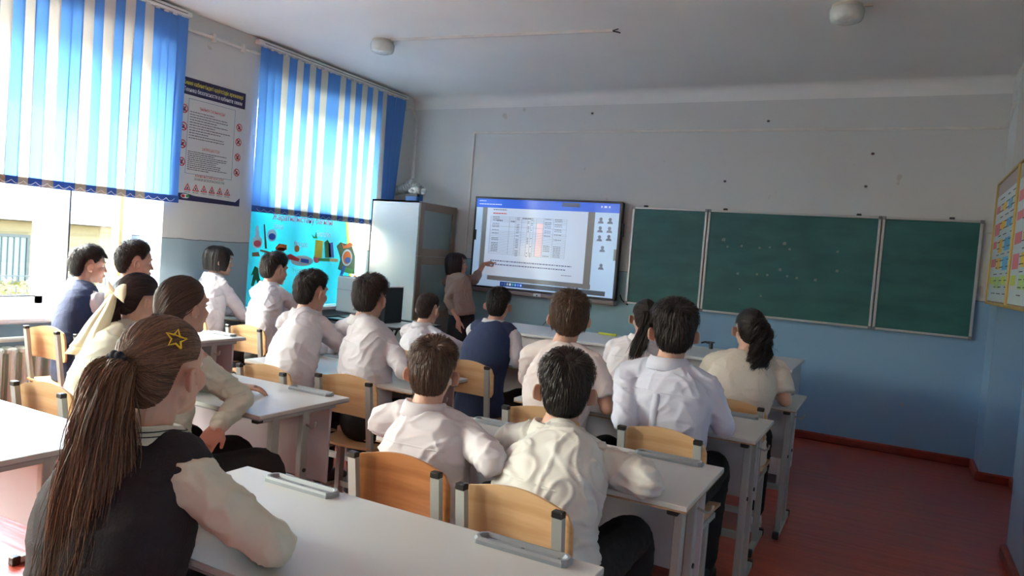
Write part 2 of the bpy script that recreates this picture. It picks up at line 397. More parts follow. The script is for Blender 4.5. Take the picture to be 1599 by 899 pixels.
# fence
fr = empty('mesh_fence', (-13.5, 12.0, ZG)); tag(fr, 'dark wire mesh fence in front of the cream building outside', 'fence')
f = MB()
for k in range(90): f.box(-.008, .008, -8+k*.18, -8+k*.18+.018, .1, 1.45)
for z in (.12, .45, .8, 1.12, 1.44): f.box(-.01, .01, -8, 8.2, z, z+.02)
f.build('wire_panel', METAL_DARK, fr)
for k in range(7): MB().box(-.03, .03, -8+k*2.65, -7.94+k*2.65, 0, 1.55).build('post', METAL_DARK, fr)
# bushes and trees
LEAF = mat('yellow_green_leaves', (104, 102, 46), .8, noise_scale=20, rgb2=(84, 88, 40))
BARK = mat('grey_bark', (120, 108, 96), .9)
def bush(x, y, h, rad, seed, label):
    rnd = random.Random(seed); b = MB()
    for k in range(900):
        a = rnd.uniform(0, 6.283); rr = rad*math.sqrt(rnd.random()); z = h*(.35+.65*rnd.random()*(1-.5*(rr/rad)**2))
        px, py = rr*math.cos(a), rr*math.sin(a); s = rnd.uniform(.03, .07); t = rnd.uniform(0, 6.28); u = rnd.uniform(-1, 1)
        d1 = np.array((math.cos(t), math.sin(t), u)); d1 /= np.linalg.norm(d1); d2 = np.cross(d1, (rnd.uniform(-1, 1), rnd.uniform(-1, 1), .5)); d2 /= np.linalg.norm(d2)
        p = np.array((px, py, z)); b.add([p-d1*s, p+d2*s*.4, p+d1*s, p-d2*s*.4], [(0, 1, 2, 3)])
    r = empty('bush', (x, y, ZG)); tag(r, label, 'bush', 'bushes below the fence')
    b.build('foliage', LEAF, r)
    st = MB()
    for k in range(7):
        a = k*.9; st.tube([(0, 0, 0), (rad*.3*math.cos(a), rad*.3*math.sin(a), h*.4), (rad*.6*math.cos(a), rad*.6*math.sin(a), h*.8)], [.02, .014, .006], 5)
    st.build('stem', BARK, r)
for k, (px, py, X, h, rad) in enumerate(((30, 470, -10.5, .95, .55), (100, 460, -10.8, 1.15, .6), (148, 470, -10.2, .9, .5), (65, 480, -9.6, .6, .5), (0, 470, -10, .9, .6))):
    p = at(px, (428, 422, 436, 452, 440)[k], 0, X); bush(X, p[1], p[2]-ZG, rad, k, ['yellow green bush outside below the left edge window pane', 'taller yellow green bush outside, near the window mullion', 'yellow green bush outside between mullion and boy in navy vest', 'low bush outside closest to the window', 'bush outside cut by the left edge of the photo'][k])
def tree(x, y, H, seed, label):
    rnd = random.Random(seed); b = MB()
    def br(p, d, L, r, lv):
        q = p+d*L*.5+np.array([rnd.uniform(-1, 1) for _ in range(3)])*L*.06; e = p+d*L
        b.tube([p, q, e], [r, r*.8, r*.55], 5)
        if lv <= 0: return
        for k in range(4 if lv > 1 else 5):
            nd = d+np.array([rnd.uniform(-1, 1), rnd.uniform(-1, 1), rnd.uniform(-.2, .7)])*.75; nd /= np.linalg.norm(nd)
            br(p+d*L*rnd.uniform(.45, 1), nd, L*.62, r*.5, lv-1)
    br(np.zeros(3), np.array((0, 0, 1.)), H*.38, H*.022, 4)
    r = empty('bare_tree', (x, y, ZG)); tag(r, label, 'tree', 'bare trees beyond the roofs'); b.build('branches', BARK, r)
for k, (px, X, H) in enumerate(((150, -38, 10.0), (60, -38, 10.5), (15, -36, 9.5), (110, -41, 11.))):
    p = at(px, 320, 0, X); tree(X, p[1], H, 11+k, ['leafless tree behind the triangular roof, right of the mullion', 'leafless tree behind the long roof, left of the mullion', 'leafless tree at the far left of the window view', 'tallest leafless tree behind the window mullion'][k])

# ------------------------------------------------------------------ radiators
RADP = mat('cream_green_radiator_paint', (226, 234, 216), .4)
def radiator(y0, y1, label, z0=.10, z1=.62):
    r = empty('radiator', (XL+.12, y0, z0)); tag(r, label, 'radiator')
    n = int((y1-y0)/.085); H = z1-z0
    for k in range(n):
        y = .085*k+.04; m = MB()
        for dx in (-.045, .045): m.tube([(dx, y, .03), (dx, y, H-.03)], .022, 8, round_ends=True)
        m.box(-.055, .055, y-.034, y+.034, H-.05, H-.005, .012); m.box(-.055, .055, y-.034, y+.034, .005, .05, .012); m.box(-.05, .05, y-.006, y+.006, .05, H-.05)
        o = m.build('radiator_section', RADP, r, smooth=False); smooth_angle(o)
    p = MB(); p.tube([(0, -.5, H+.045), (0, y1-y0+.15, H+.045)], .018, 10); p.tube([(0, y1-y0, .03), (0, y1-y0+.2, .03), (0, y1-y0+.2, H+.045)], .014, 8); p.tube([(-.05, -.3, H+.045), (-.14, -.3, H+.045)], .01, 6)
    p.build('pipe', RADP, r, smooth=True)
radiator(1.95, 3.3, 'cream ribbed cast iron radiator under the left window sill')

# ------------------------------------------------------------------ vertical blinds
BLUE = mat('blue_blind_fabric', (98, 156, 230), .8, trans=.38, bump=.05, bump_scale=300, stretch=(1, 1, .1))
WHT = mat('white_blind_fabric', (224, 220, 212), .8, trans=.28, bump=.05, bump_scale=300, stretch=(1, 1, .1))
BLUE_POCKET = mat('blue_blind_hem', (50, 96, 178), .8, trans=.12)
WHT_POCKET = mat('white_blind_hem', (170, 164, 150), .8, trans=.12)
CHAIN = mat('white_bead_chain', (225, 225, 225), .5)
def blind(y0, seq, pitch, ztop, zbot, label, lastgap=None, skew=None):
    X = XL+.045; L = len(seq)*pitch
    r = empty('vertical_blind', (X, y0, zbot)); tag(r, label, 'window blind')
    H = ztop-zbot
    hr = MB(); hr.box(-.03, .025, -.05, L+.03, H+.015, H+.055, .006)
    ho = hr.build('headrail', WHITE_PAINT, r)
    sl_ = MB(); 
    sl_.box(.0255, .0275, .02, L-.02, H+.029, H+.034)
    sl_.build('slot', METAL_DARK, ho)
    rnd = random.Random(5)
    for k, ch in enumerate(seq):
        yc = (k+.5)*pitch; wd = .089; a = rnd.uniform(-.1, .1)+.12; dx0 = rnd.uniform(-.004, .004)
        sk = (skew[k-len(seq)] if skew and k-len(seq) in skew else 0.0)
        m = MB(); rows = []
        for (z, b_) in ((H, 1), (H*.75, 1), (H*.5, 1), (H*.25, 1), (.055, 1)):
            row = []
            for j in range(5):
                u = (j/4-.5)*wd; t = 1-z/H
                row.append((math.sin(a)*u+dx0+.004*(1-(2*j/4-1)**2)+.006*math.sin(z*2+k), yc+math.cos(a)*u+sk*t, z))
            rows.append(row)
        m.loft(rows, caps=False, closed=False)
        o = m.build('slat', BLUE if ch == 'B' else WHT, r, smooth=True)
        p = MB(); rr_ = []
        for z in (.057, .03, 0):
            rr_.append([(math.sin(a)*u+dx0+s*.003+.004, yc+math.cos(a)*u+sk, z) for u, s in ((-wd/2, 0), (-wd/4, -1), (wd/4, -1), (wd/2, 0), (wd/4, 1), (-wd/4, 1))])
        p.loft(rr_); p.build('hem_pocket', BLUE_POCKET if ch == 'B' else WHT_POCKET, o)
        MB().box(-.004, .004, yc-.018, yc+.018, H-.005, H+.018).build('carrier', CHAIN, o)
    c = MB()
    for k in range(len(seq)-1):
        ya = (k+.5)*pitch; pts = [(.016, ya+pitch*t, .03-.022*math.sin(math.pi*t)) for t in (0, .2, .4, .6, .8, 1)]
        c.tube(pts, .0016, 4)
    c.build('bead_chain', CHAIN, r)
    return r
P1 = .0775; seq1 = 'WBWBWBW'+'BWBWBBWBWBWBWBBBB'
blind(4.03-P1*len(seq1), seq1, P1, 3.19, 1.70, 'blue and white striped vertical blind at the left edge, over the open window view')
seq2 = 'BBBWBWBWBWBBWBWBWBWBWBBBB'
b2 = blind(4.81, seq2, .0882, 3.19, 1.70, 'blue and white striped vertical blind hanging beside the white cabinet', skew={-1: -.12, -2: -.09, -3: -.06, -4: -.03})
0 and blind(-1.1, 'BWBWBWWBWBWBWBWBWBWBWBW', .09, 3.19, 1.70, 'blue and white vertical blind on the window behind the camera')
# heating pipes along the top of the window wall and down the corner
PIPE = mat('white_painted_pipe', (218, 216, 210), .4, noise_amt=.1)
p = MB(); p.tube([(XL+.016, 3.6, 3.12), (XL+.016, 7.19, 3.14), (XL+.09, 7.2, 3.0), (XL+.09, 7.2, .3)], .0135, 10)
for y in (4.3, 4.62, 7.05): p.box(XL, XL+.036, y, y+.03, 3.09, 3.16, .004)
tag(p.build('heating_pipe', PIPE, None, smooth=False), 'white heating pipe running along the top of the window wall', 'pipe'); 

# ------------------------------------------------------------------ safety poster on the window wall
NAVY = mat('poster_navy', (38, 34, 78), .45); PAPER = mat('poster_paper', (206, 212, 212), .45)
RED = mat('sign_red', (196, 34, 44), .5); INK = mat('ink_dark', (52, 56, 66), .6); YEL = mat('lettering_yellow', (226, 214, 60), .5); LWHITE = mat('lettering_white', (236, 238, 240), .5)
GREEN = mat('print_green', (60, 150, 70), .5); ORANGE = mat('print_orange', (230, 120, 40), .5)
def wallmtx(y, z, d=0.0, X=None):       # text on a plane facing +X: local x -> +Y, local y -> +Z
    return Matrix(((0, 0, 1, d), (1, 0, 0, y), (0, 1, 0, z), (0, 0, 0, 1)))
def frontmtx(x, z, d=0.0, ang=0.0):     # plane facing -Y
    c_, s_ = math.cos(ang), math.sin(ang)
    return Matrix(((c_, -s_, 0, x), (0, 0, -1, d), (s_, c_, 0, z), (0, 0, 0, 1)))
ps = empty('safety_poster', (XL+.002, 4.035, 1.73)); ps.scale = (1, .935, 1); tag(ps, 'chemistry lab safety rules poster with navy header and red warning signs on window wall', 'poster')
W_, H_ = .71, 1.01
MB().box(0, .006, 0, W_, 0, H_).build('board', PAPER, ps)
MB().box(.006, .0072, 0, W_, H_-.14, H_).build('header', NAVY, ps)
fo = MB(); fo.prism([(0, 0), (W_, 0), (W_, .075), (W_-.05, .035), (.2, .045), (.1, .06), (0, .055)], .0012, 'x', .006); fo.build('footer', NAVY, ps)
text_obj('title', 'Химия кабинетіндегі қауіпсіздік ережелері', .05, YEL, ps, wallmtx(.02, H_-.045, .0075), .0003, width=.66)
text_obj('title', 'Техника безопасности в кабинете химии', .05, LWHITE, ps, wallmtx(.03, H_-.1, .0075), .0003, width=.64)
text_obj('heading', 'ТЫЙЫМ САЛЫНАДЫ', .032, RED, ps, wallmtx(.2, H_-.235, .0065), .0003, width=.28)
text_obj('heading', 'ЗАПРЕЩАЕТСЯ', .032, RED, ps, wallmtx(.25, H_-.565, .0065), .0003, width=.19)
text_obj('heading', 'ЖАҢЫЛЫСПАЙ БЕЛГІЛЕР', .03, RED, ps, wallmtx(.19, .215, .0065), .0003, width=.32)
text_obj('heading', 'ЗНАКИ БЕЗОПАСНОСТИ', .028, INK, ps, wallmtx(.185, .185, .0065), .0003, width=.33)
fr_ = MB()
for (a, b, c_, d) in ((.085, .60, .86-.0, .863), (.085, .60, .245, .248), (.085, .088, .245, .862), (.597, .60, .245, .862)): fr_.box(.006, .007, a, b, c_-.02, d-.02)
fr_.build('text_frame', mat('thin_blue_line', (60, 110, 150), .5), ps)
rnd = random.Random(3); ln = MB()
def textline(m, y0, z, w_, h, X0=.006, X1=.0066):
    y = y0
    while y < y0+w_:
        l = rnd.uniform(.008, .035); m.box(X0, X1, y, min(y+l, y0+w_), z, z+h); y += l+.005
for z0, cnt in ((.735, 11), (.408, 10)):
    for k in range(cnt): textline(ln, .105, z0-k*(.0215 if cnt == 11 else .0165), rnd.uniform(.2, .45), .006)
ln.build('small_print', INK, ps)
def ringsign(yc, zc, R, kind):
    m = MB(); n = 24; rings = []
    pts_o = [(yc+R*math.cos(6.283*k/n), zc+R*math.sin(6.283*k/n)) for k in range(n)]; pts_i = [(yc+R*.78*math.cos(6.283*k/n), zc+R*.78*math.sin(6.283*k/n)) for k in range(n)]
    for x in (.0066, .008):
        rings.append([(x, a, b) for a, b in pts_o])
    m.loft(rings, caps=False)
    v = [(.008, a, b) for a, b in pts_o]+[(.008, a, b) for a, b in pts_i]; m.add(v, [(k, (k+1) % n, n+(k+1) % n, n+k) for k in range(n)])
    c45 = R*.6; m.bar((.0078, yc-c45, zc+c45), (.0078, yc+c45, zc-c45), .0008, R*.16, up=(1, 0, 0)) if False else m.add([(.0079, yc-c45-.004, zc+c45-.004), (.0079, yc-c45+.004, zc+c45+.004), (.0079, yc+c45+.004, zc-c45+.004), (.0079, yc+c45-.004, zc-c45-.004)], [(0, 1, 2, 3)])
    o = m.build('prohibition_sign', RED, ps)
    g = MB()
    if kind == 0: g.prism([(yc-.012, zc-.02), (yc+.004, zc-.02), (yc+.016, zc+.02), (yc+.006, zc+.02), (yc-.004, zc), (yc-.012, zc+.018)], .0006, 'x', .0066)
    elif kind == 1: g.prism([(yc-.016, zc-.016), (yc+.016, zc-.016), (yc+.01, zc), (yc+.012, zc+.01), (yc-.006, zc+.012)], .0006, 'x', .0066)
    else: g.prism([(yc-.02, zc-.018), (yc, zc-.012), (yc+.018, zc+.014), (yc+.006, zc+.018), (yc-.012, zc)], .0006, 'x', .0066)
    g.build('pictogram', INK, o)
for k, z in enumerate((.72, .575, .43, .285)): ringsign(.045, z+.03, .036, k % 3)
for k, z in enumerate((.70, .57, .435, .30)): ringsign(.655, z+.0, .034, (k+1) % 3)
for k in range(6):
    yc = .12+k*.088; zc = .105; R = .036; t = MB()
    tri = [(yc-R, zc-.02), (yc+R, zc-.02), (yc, zc+.042)]; tin = [(yc-R*.62, zc-.012), (yc+R*.62, zc-.012), (yc, zc+.026)]
    t.add([(.0068, a, b) for a, b in tri+tin], [(0, 1, 4, 3), (1, 2, 5, 4), (2, 0, 3, 5)]); o = t.build('warning_triangle', RED, ps)
    g = MB(); g.prism([(yc-.008, zc-.008), (yc+.008, zc-.008), (yc+.004, zc+.01), (yc-.004, zc+.01)], .0006, 'x', .0066); g.build('pictogram', INK, o)
    l2 = MB(); textline(l2, yc-.03, zc-.035, .06, .004); l2.build('caption', INK, ps)
e = MB().ell((.0075, .10, .035), (.001, .045, .02), 20, 6); e.build('emblem', LWHITE, ps)
MB().ell((.0082, .08, .035), (.001, .02, .014), 16, 6).build('emblem_red', RED, ps); MB().ell((.0082, .125, .037), (.001, .02, .012), 16, 6).build('emblem_green', GREEN, ps)

# ------------------------------------------------------------------ science banner standing in the window recess
CY = mat('banner_cyan_print', (74, 192, 204), .5, noise_scale=2.0, rgb2=(128, 212, 216), trans=.35)
bx = -5.42
bn = empty('science_banner', (bx, 4.86, .804)); tag(bn, 'turquoise school science banner with flasks and pencils under the second blind', 'banner')
bw, bh = 1.55, 1.12
def bq(y0, y1, z0, z1, n0, m, d=.004): return MB().box(.012, .012+d, y0, y1, z0, z1).build(n0, m, bn)
pn = MB(); pn.prism([(.045, 0), (bw+.06, 0), (bw-.16, bh), (.045, bh)], .012, 'x', 0); pn.build('panel', CY, bn)
MB().prism([(-.0, 0), (.05, 0), (.05, .30), (.012, .29)], .012, 'x', .001).build('yellow_wedge', mat('banner_yellow', (244, 214, 70), .5, trans=.35), bn)
MB().prism([(.012, .29), (.05, .30), (.05, .75), (.035, bh-.05), (.022, .75)], .012, 'x', .001).build('green_wedge', mat('banner_green', (70, 190, 90), .5, trans=.35), bn)
MB().prism([(bw+.055, 0), (bw+.09, 0), (bw-.135, bh), (bw-.165, bh)], .012, 'x', .002).build('yellow_edge', MATS['banner_yellow'], bn)
def bt(s, px, py, size, m, w_=None):
    q = at(px, py, 0, bx); return text_obj('caption', s, size, m, bn, wallmtx(q[1]-4.86, q[2]-.804, .0145), .0006, width=w_)
def bp_(px, py): q = at(px, py, 0, bx); return q[1]-4.86, q[2]-.804
TITLE_RED = mat('title_red', (214, 70, 96), .5)
bt('Химия', 425, 353, .085, LWHITE, .13); bt('Биология', 493, 365, .085, LWHITE, .20); bt('Физика', 457, 381, .09, LWHITE, .19)
bt('География', 528, 381, .08, LWHITE, .17); bt('Естествознание', 455, 423, .085, LWHITE, .34)
bt('Жаратылыстану бағыты', 424, 338, .09, TITLE_RED, .85)
def disc(px, py, R, name, m, d=.016, ry=1.0):
    y, z = bp_(px, py); n = 20
    return MB().prism([(y+R*math.cos(6.283*k/n), z+R*ry*math.sin(6.283*k/n)) for k in range(n)], .0012, 'x', d-.002).build(name, m, bn)
def poly(pts, name, m, d=.0145):
    return MB().prism([bp_(*q) for q in pts], .0012, 'x', d).build(name, m, bn)
LB = mat('flask_blue', (40, 90, 190), .4); PK = mat('flask_pink', (226, 90, 110), .4); LG = mat('pale_glass_print', (206, 232, 240), .4); BRN = mat('print_brown', (140, 84, 52), .5); DG = mat('print_dark_green', (40, 110, 60), .5)
disc(400, 378, .062, 'flask_bulb', LG); disc(400, 380, .045, 'flask_liquid', PK, .0175, .7); poly([(398, 352), (402, 352), (403, 372), (397, 372)], 'flask_neck', LG)
disc(423, 367, .06, 'flask_bulb', LG); disc(423, 369, .045, 'flask_liquid', LB, .0175, .7)
poly([(410, 350), (412, 350), (415, 388), (412, 388)], 'stand_rod', BRN); poly([(405, 389), (424, 394), (424, 397), (404, 392)], 'stand_base', BRN)
poly([(428, 387), (434, 380), (446, 382), (446, 390), (430, 391)], 'crucible', ORANGE); poly([(432, 386), (445, 387), (442, 392), (432, 392)], 'crucible_base', RED)
poly([(392, 394), (402, 393), (404, 400), (392, 400)], 'burner', BRN)
poly([(396, 415), (401, 418), (403, 432), (408, 446), (402, 446), (398, 436), (394, 446), (390, 446), (394, 428), (390, 430)], 'standing_figure', DG)
poly([(491, 374), (503, 376), (501, 403), (489, 401)], 'pencil_box', YEL); poly([(488, 372), (485, 366), (490, 370), (492, 362), (494, 372)], 'leaf', GREEN); 
poly([(505, 378), (510, 374), (514, 382), (516, 402), (506, 402)], 'pine_twig', DG); poly([(511, 380), (518, 378), (520, 402), (512, 401)], 'microscope', LB)
poly([(495, 403), (513, 403), (513, 408), (495, 407)], 'green_book', GREEN); poly([(513, 403), (526, 404), (526, 409), (513, 408)], 'book', mat('print_sand', (214, 190, 140), .5)); disc(493, 403, .05, 'apple', PK)
disc(462, 388, .035, 'light_bulb', ORANGE); poly([(447, 398), (452, 396), (466, 404), (464, 408), (448, 404)], 'magnet', RED)
disc(470, 407, .16, 'cloud', LG, .0155, .35); poly([(468, 403), (480, 405), (480, 411), (468, 409)], 'battery', LB, .0165)
poly([(524, 384), (530, 378), (548, 384), (553, 400), (552, 428), (540, 426), (526, 420), (530, 404)], 'map_sheet', mat('print_olive', (76, 104, 70), .5)); poly([(532, 416), (550, 420), (548, 427), (532, 424)], 'grass_patch', GREEN, .0165)
disc(540, 402, .085, 'magnifier_ring', LG, .018, 1.1); disc(540, 402, .066, 'magnifier_lens', ORANGE, .0195, 1.1); disc(541, 406, .05, 'sea_patch', LB, .021, .7); poly([(534, 414), (538, 416), (532, 432), (528, 430)], 'magnifier_handle', LB, .0175)
poly([(532, 380), (536, 384), (545, 378), (550, 382), (545, 386), (534, 388)], 'crab', ORANGE, .0165)
disc(545, 440, .06, 'round_portrait', LG); disc(552, 433, .03, 'basketball', ORANGE, .018)

# ------------------------------------------------------------------ interactive display
tv = empty('interactive_display', (-3.42, YF, 1.10)); tag(tv, 'large wall mounted interactive display showing a spreadsheet video call', 'screen')
TW, TH = 1.76, 1.02
TVD = -.10
MB().box(-TW/2, TW/2, TVD, -.03, 0, TH, .012).build('casing', BLACK_PLASTIC, tv)
MB().box(-.4, .4, -.035, .0, .25, .8).build('wall_bracket', METAL_DARK, tv)
bz = MB(); BW = .022
for a in ((-TW/2, TW/2, TH-BW, TH), (-TW/2, TW/2, 0, BW*.8), (-TW/2, -TW/2+BW, 0, TH), (TW/2-BW*1.3, TW/2, 0, TH)): bz.box(a[0], a[1], TVD-.008, TVD+.002, a[2], a[3], .003)
bz.build('bezel', mat('bezel_dark', (48, 46, 52), .3), tv)
SX0, SX1, SZ0, SZ1 = -TW/2+BW, TW/2-BW*1.3, BW*.8, TH-BW
def scr(name, rgb, e=.10):
    m = mat(name, rgb, .12, emit=e, spec=.5); return m
S_BG = scr('screen_pale_blue', (176, 206, 236)); S_DOC = scr('screen_document', (198, 214, 234)); S_BAR = scr('screen_title_bar', (60, 108, 226)); S_GREY = scr('screen_grey', (128, 130, 132), .06)
S_TASK = scr('screen_taskbar', (88, 96, 108), .06); S_NAVY = scr('screen_navy', (20, 60, 140), .1); S_INK = scr('screen_ink', (110, 124, 150), .07); S_RED = scr('screen_red', (206, 90, 96), .08); S_PINK = scr('screen_pink', (236, 206, 208), .12); S_LINE = scr('screen_rule', (138, 150, 170), .08)
MB().box(SX0, SX1, TVD-.003, TVD+.003, SZ0, SZ1).build('screen', S_BG, tv)
def sq(u0, u1, v0, v1, name, m, layer=1, parent=None):
    """fractions of the screen; v measured from the top"""
    w_, h_ = SX1-SX0, SZ1-SZ0
    return MB().box(SX0+u0*w_, SX0+u1*w_, TVD-.003-layer*.0008, TVD-.0025, SZ1-v1*h_, SZ1-v0*h_).build(name, m, parent or tv)
sq(0, 1, 0, .10, 'title_bar', S_BAR); sq(.05, .085, .10, .80, 'side_strip', S_GREY); sq(.085, .80, .10, .87, 'document_page', S_DOC)
sq(.80, .845, .10, .93, 'side_strip', S_GREY); sq(.12, .85, .875, .925, 'grey_strip', S_GREY, 2); sq(.62, .74, .01, .055, 'call_badge', mat('badge_grey', (96, 108, 140), .2, emit=.04), 2)
tb = sq(.22, .95, .935, .985, 'taskbar', S_TASK, 2)
sq(.22, .385, .935, .985, 'taskbar_start', S_NAVY, 3)
for k, c_ in enumerate(((60, 90, 150), (70, 100, 150), (150, 190, 190), (230, 240, 240), (60, 170, 180), (120, 180, 240), (90, 140, 250), (150, 190, 250))):
    sq(.23+k*.0195, .243+k*.0195, .945, .972, 'app_icon', mat('icon_%s' % 'abcdefgh'[k], c_, .3, emit=.1), 4)
w_, h_ = SX1-SX0, SZ1-SZ0
g = MB()
def gl(m, u0, u1, v0, v1, layer=3): m.box(SX0+u0*w_, SX0+u1*w_, TVD-.003-layer*.0008, TVD-.0028, SZ1-v1*h_, SZ1-v0*h_)
for k in range(24):
    v = .195+k*.0185; 
    if k in (4, 5, 7, 8): continue
    gl(g, .115, .66, v, v+.0028)
for u in (.115, .255, .30, .345, .385, .41, .43, .45, .50, .57, .66): gl(g, u, u+.0014, .195, .62)
g.build('table_rules', S_LINE, tv)
MB().box(SX0+.455*w_, SX0+.50*w_, TVD-.0048, TVD-.0028, SZ1-.62*h_, SZ1-.25*h_).build('pink_column', S_PINK, tv)
rnd = random.Random(8); tx = MB()
def sl2(m, u0, v, wd, h, gap=.003):
    u = u0
    while u < u0+wd:
        l = rnd.uniform(.006, .02); gl(m, u, min(u+l, u0+wd), v, v+h, 4); u += l+gap
for k in range(24):
    v = .199+k*.0185
    for u, l in ((.13, .05), (.31, .02), (.39, .012), (.415, .01), (.51, .045), (.58, .05)):
        if rnd.random() < .6: sl2(tx, u, v, l, .007)
sl2(tx, .16, .235, .045, .012); sl2(tx, .265, .24, .03, .012); sl2(tx, .35, .2, .06, .012); sl2(tx, .13, .115, .1, .01)
tx.build('table_entries', S_INK, tv)
bt2 = MB(); sl2(bt2, .135, .695, .58, .013, .005); sl2(bt2, .135, .737, .54, .013, .005); sl2(bt2, .65, .80, .07, .007, .002)
bt2.build('document_text', scr('screen_bold_ink', (112, 124, 168), .04), tv)
rr_ = MB(); sl2(rr_, .13, .155, .1, .012); rr_.build('red_heading', S_RED, tv)
wt = MB(); sl2(wt, .02, .02, .05, .01); sl2(wt, .02, .055, .17, .012); sl2(wt, .88, .03, .06, .02, .012); wt.build('menu_text', scr('screen_pale', (170, 196, 246), .15), tv)
for k, (u, v) in enumerate(((.885, .17), (.945, .17), (.885, .265), (.945, .265), (.885, .36), (.945, .35), (.91, .47), (.91, .66))):
    a = MB(); n = 16; cx, cz = SX0+u*w_, SZ1-v*h_; R = .018
    a.prism([(cx+R*math.cos(6.283*q/n), cz+R*math.sin(6.283*q/n)) for q in range(n)], .002, 'y', TVD-.0055)
    a.prism([(cx-.032, cz-.045), (cx+.032, cz-.045), (cx+.026, cz-.026), (cx+.012, cz-.018), (cx-.012, cz-.018), (cx-.026, cz-.026)], .002, 'y', TVD-.0055)
    a.build('contact_icon', mat('avatar_grey', (128, 142, 168), .3, emit=.05), tv)
sq(.0, .012, .36, .48, 'side_tab', METAL_DARK, 5); sq(.985, 1.0, .48, .60, 'side_tab', mat('tab_grey', (150, 160, 165), .3), 5)
sb = MB().box(-TW/2-.02, TW/2+.0, TVD-.02, -.02, -.055, -.004, .01).build('sound_bar', mat('brown_grey_plastic', (136, 122, 122), .4), tv)
MB().box(-.045, .045, TVD-.035, TVD-.018, -.045, -.008, .005).build('sensor_box', mat('light_plastic', (206, 208, 212), .4), sb)
MB().ell((0, TVD-.036, -.03), (.009, .006, .009), 12, 8).build('camera_lens', BLACK_PLASTIC, sb)
MB().box(-TW/2-.022, -TW/2+.02, TVD-.024, TVD-.018, -.05, -.01, .002).build('end_button', mat('light_plastic', (206, 208, 212), .4), sb)
MB().box(TW/2, TW/2+.02, -.085, -.055, .66, .80, .004).build('side_port', BLACK_PLASTIC, tv)

# ------------------------------------------------------------------ chalkboard of three leaves
def chalk_material():
    m = mat('green_chalkboard', (28, 90, 88), .5, noise_scale=2.5, rgb2=(42, 104, 102), stretch=(1, 1, 3)); return m
CHK = chalk_material(); ALU = mat('aluminium_frame', (190, 194, 194), .35, metal=.5)
cb = empty('chalkboard', (-.92, YF, 1.08)); tag(cb, 'green three part chalkboard with aluminium frames on the blue and white front wall', 'chalkboard')
for (x0, x1) in ((-1.53, -.765), (-.755, .765), (.775, 1.53)):
    MB().box(x0+.012, x1-.012, -.035, -.02, .012, .988).build('panel', CHK, cb)
    f = MB()
    for a in ((x0, x1, 0, .02), (x0, x1, .98, 1.0), (x0, x0+.022, 0, 1), (x1-.022, x1, 0, 1)): f.box(a[0], a[1], -.045, -.012, a[2], a[3], .003)
    fo = f.build('frame', ALU, cb)
    for (cx, cz) in ((x0, 0), (x1, 0), (x0, 1), (x1, 1)):
        MB().box(cx-(.004 if cx == x0 else .026), cx+(.026 if cx == x0 else .004), -.048, -.01, cz-(.004 if cz == 0 else .026), cz+(.026 if cz == 0 else .004), .004).build('corner_cap', mat('grey_cap', (120, 124, 128), .5), fo)
for x in (-1.40, -.60, .58, 1.30): MB().box(x-.02, x+.02, -.03, 0, 1.0, 1.02, .004).build('wall_hook', METAL_DARK, cb)
for x in (-1.2, 0, 1.2): MB().box(x-.1, x+.1, -.015, 0, .3, .6).build('mounting_rail', METAL_DARK, cb)
SCRAP = mat('old_tape_scrap', (120, 140, 132), .8, noise_amt=.2)
pts = ((1130, 374, 3.2), (1136, 385, 2), (1158, 384, 2.2), (1186, 387, 2), (1202, 386, 1.8), (1225, 380, 3), (1233, 389, 2), (1308, 393, 2), (1152, 427, 2.2), (1182, 428, 2), (1198, 429, 2), (1218, 421, 2.6), (1229, 431, 1.8), (1244, 434, 2.2), (1273, 437, 2.4), (1307, 423, 2.4), (1155, 451, 1.4), (1188, 462, 1.6))
for k, (px, py, s) in enumerate(pts):
    q = at(px, py, 1, YF-.036); s2 = s*.0055
    m = MB(); m.prism([(q[0]-s2, q[2]-s2*.7), (q[0]+s2*.8, q[2]-s2), (q[0]+s2, q[2]+s2*.8), (q[0]-s2*.2, q[2]+s2), (q[0]-s2*.9, q[2]+s2*.5)], .0012, 'y', YF-.0365)
    o = m.build('tape_scrap', SCRAP, None); tag(o, 'tiny whitish scrap stuck on the middle panel of the green chalkboard', 'scrap', 'scraps stuck on the chalkboard')
# cable duct along the front wall
cdm = MB(); cdm.box(-4.44, .66, YF-.016, YF, 2.845, 2.87, .003)
tag(cdm.build('cable_duct', PIPE, None), 'long white cable duct running high across the front wall', 'cable duct')
cdm = MB(); cdm.box(-4.455, -4.432, YF-.016, YF, 1.38, 2.86, .003)
tag(cdm.build('cable_duct', PIPE, None), 'vertical white cable duct left of the interactive display', 'cable duct')
cdm = MB(); cdm.tube([(.655, YF-.01, 2.86), (.70, YF-.03, 2.865), (.712, YF-.1, 2.92), (.712, YF-.3, 3.0)], .014, 8)
tag(cdm.build('pipe_elbow', PIPE, None, smooth=True), 'short bent white pipe in the upper right corner', 'pipe')
NAIL = mat('wall_hole', (92, 84, 80), .9)
for (px, py) in ((1352, 291), (1132, 283), (1363, 240), (925, 177), (1200, 189)):
    q = at(px, py, 1, YF); m = MB(); m.ell((q[0], YF-.002, q[2]), (.014, .006, .012), 10, 6)
    tag(m.build('wall_plug', NAIL, None), {1352: 'dark plug hole in the white wall above the right part of the chalkboard middle panel', 1132: 'dark plug hole in the white wall above the left half of the chalkboard', 1363: 'pale plug hole in the white wall just under the cable duct', 925: 'plug hole in the white wall above the cable duct, over the display', 1200: 'plug hole in the white wall above the cable duct, over the chalkboard'}[px], 'wall plug', 'plug holes in the front wall')

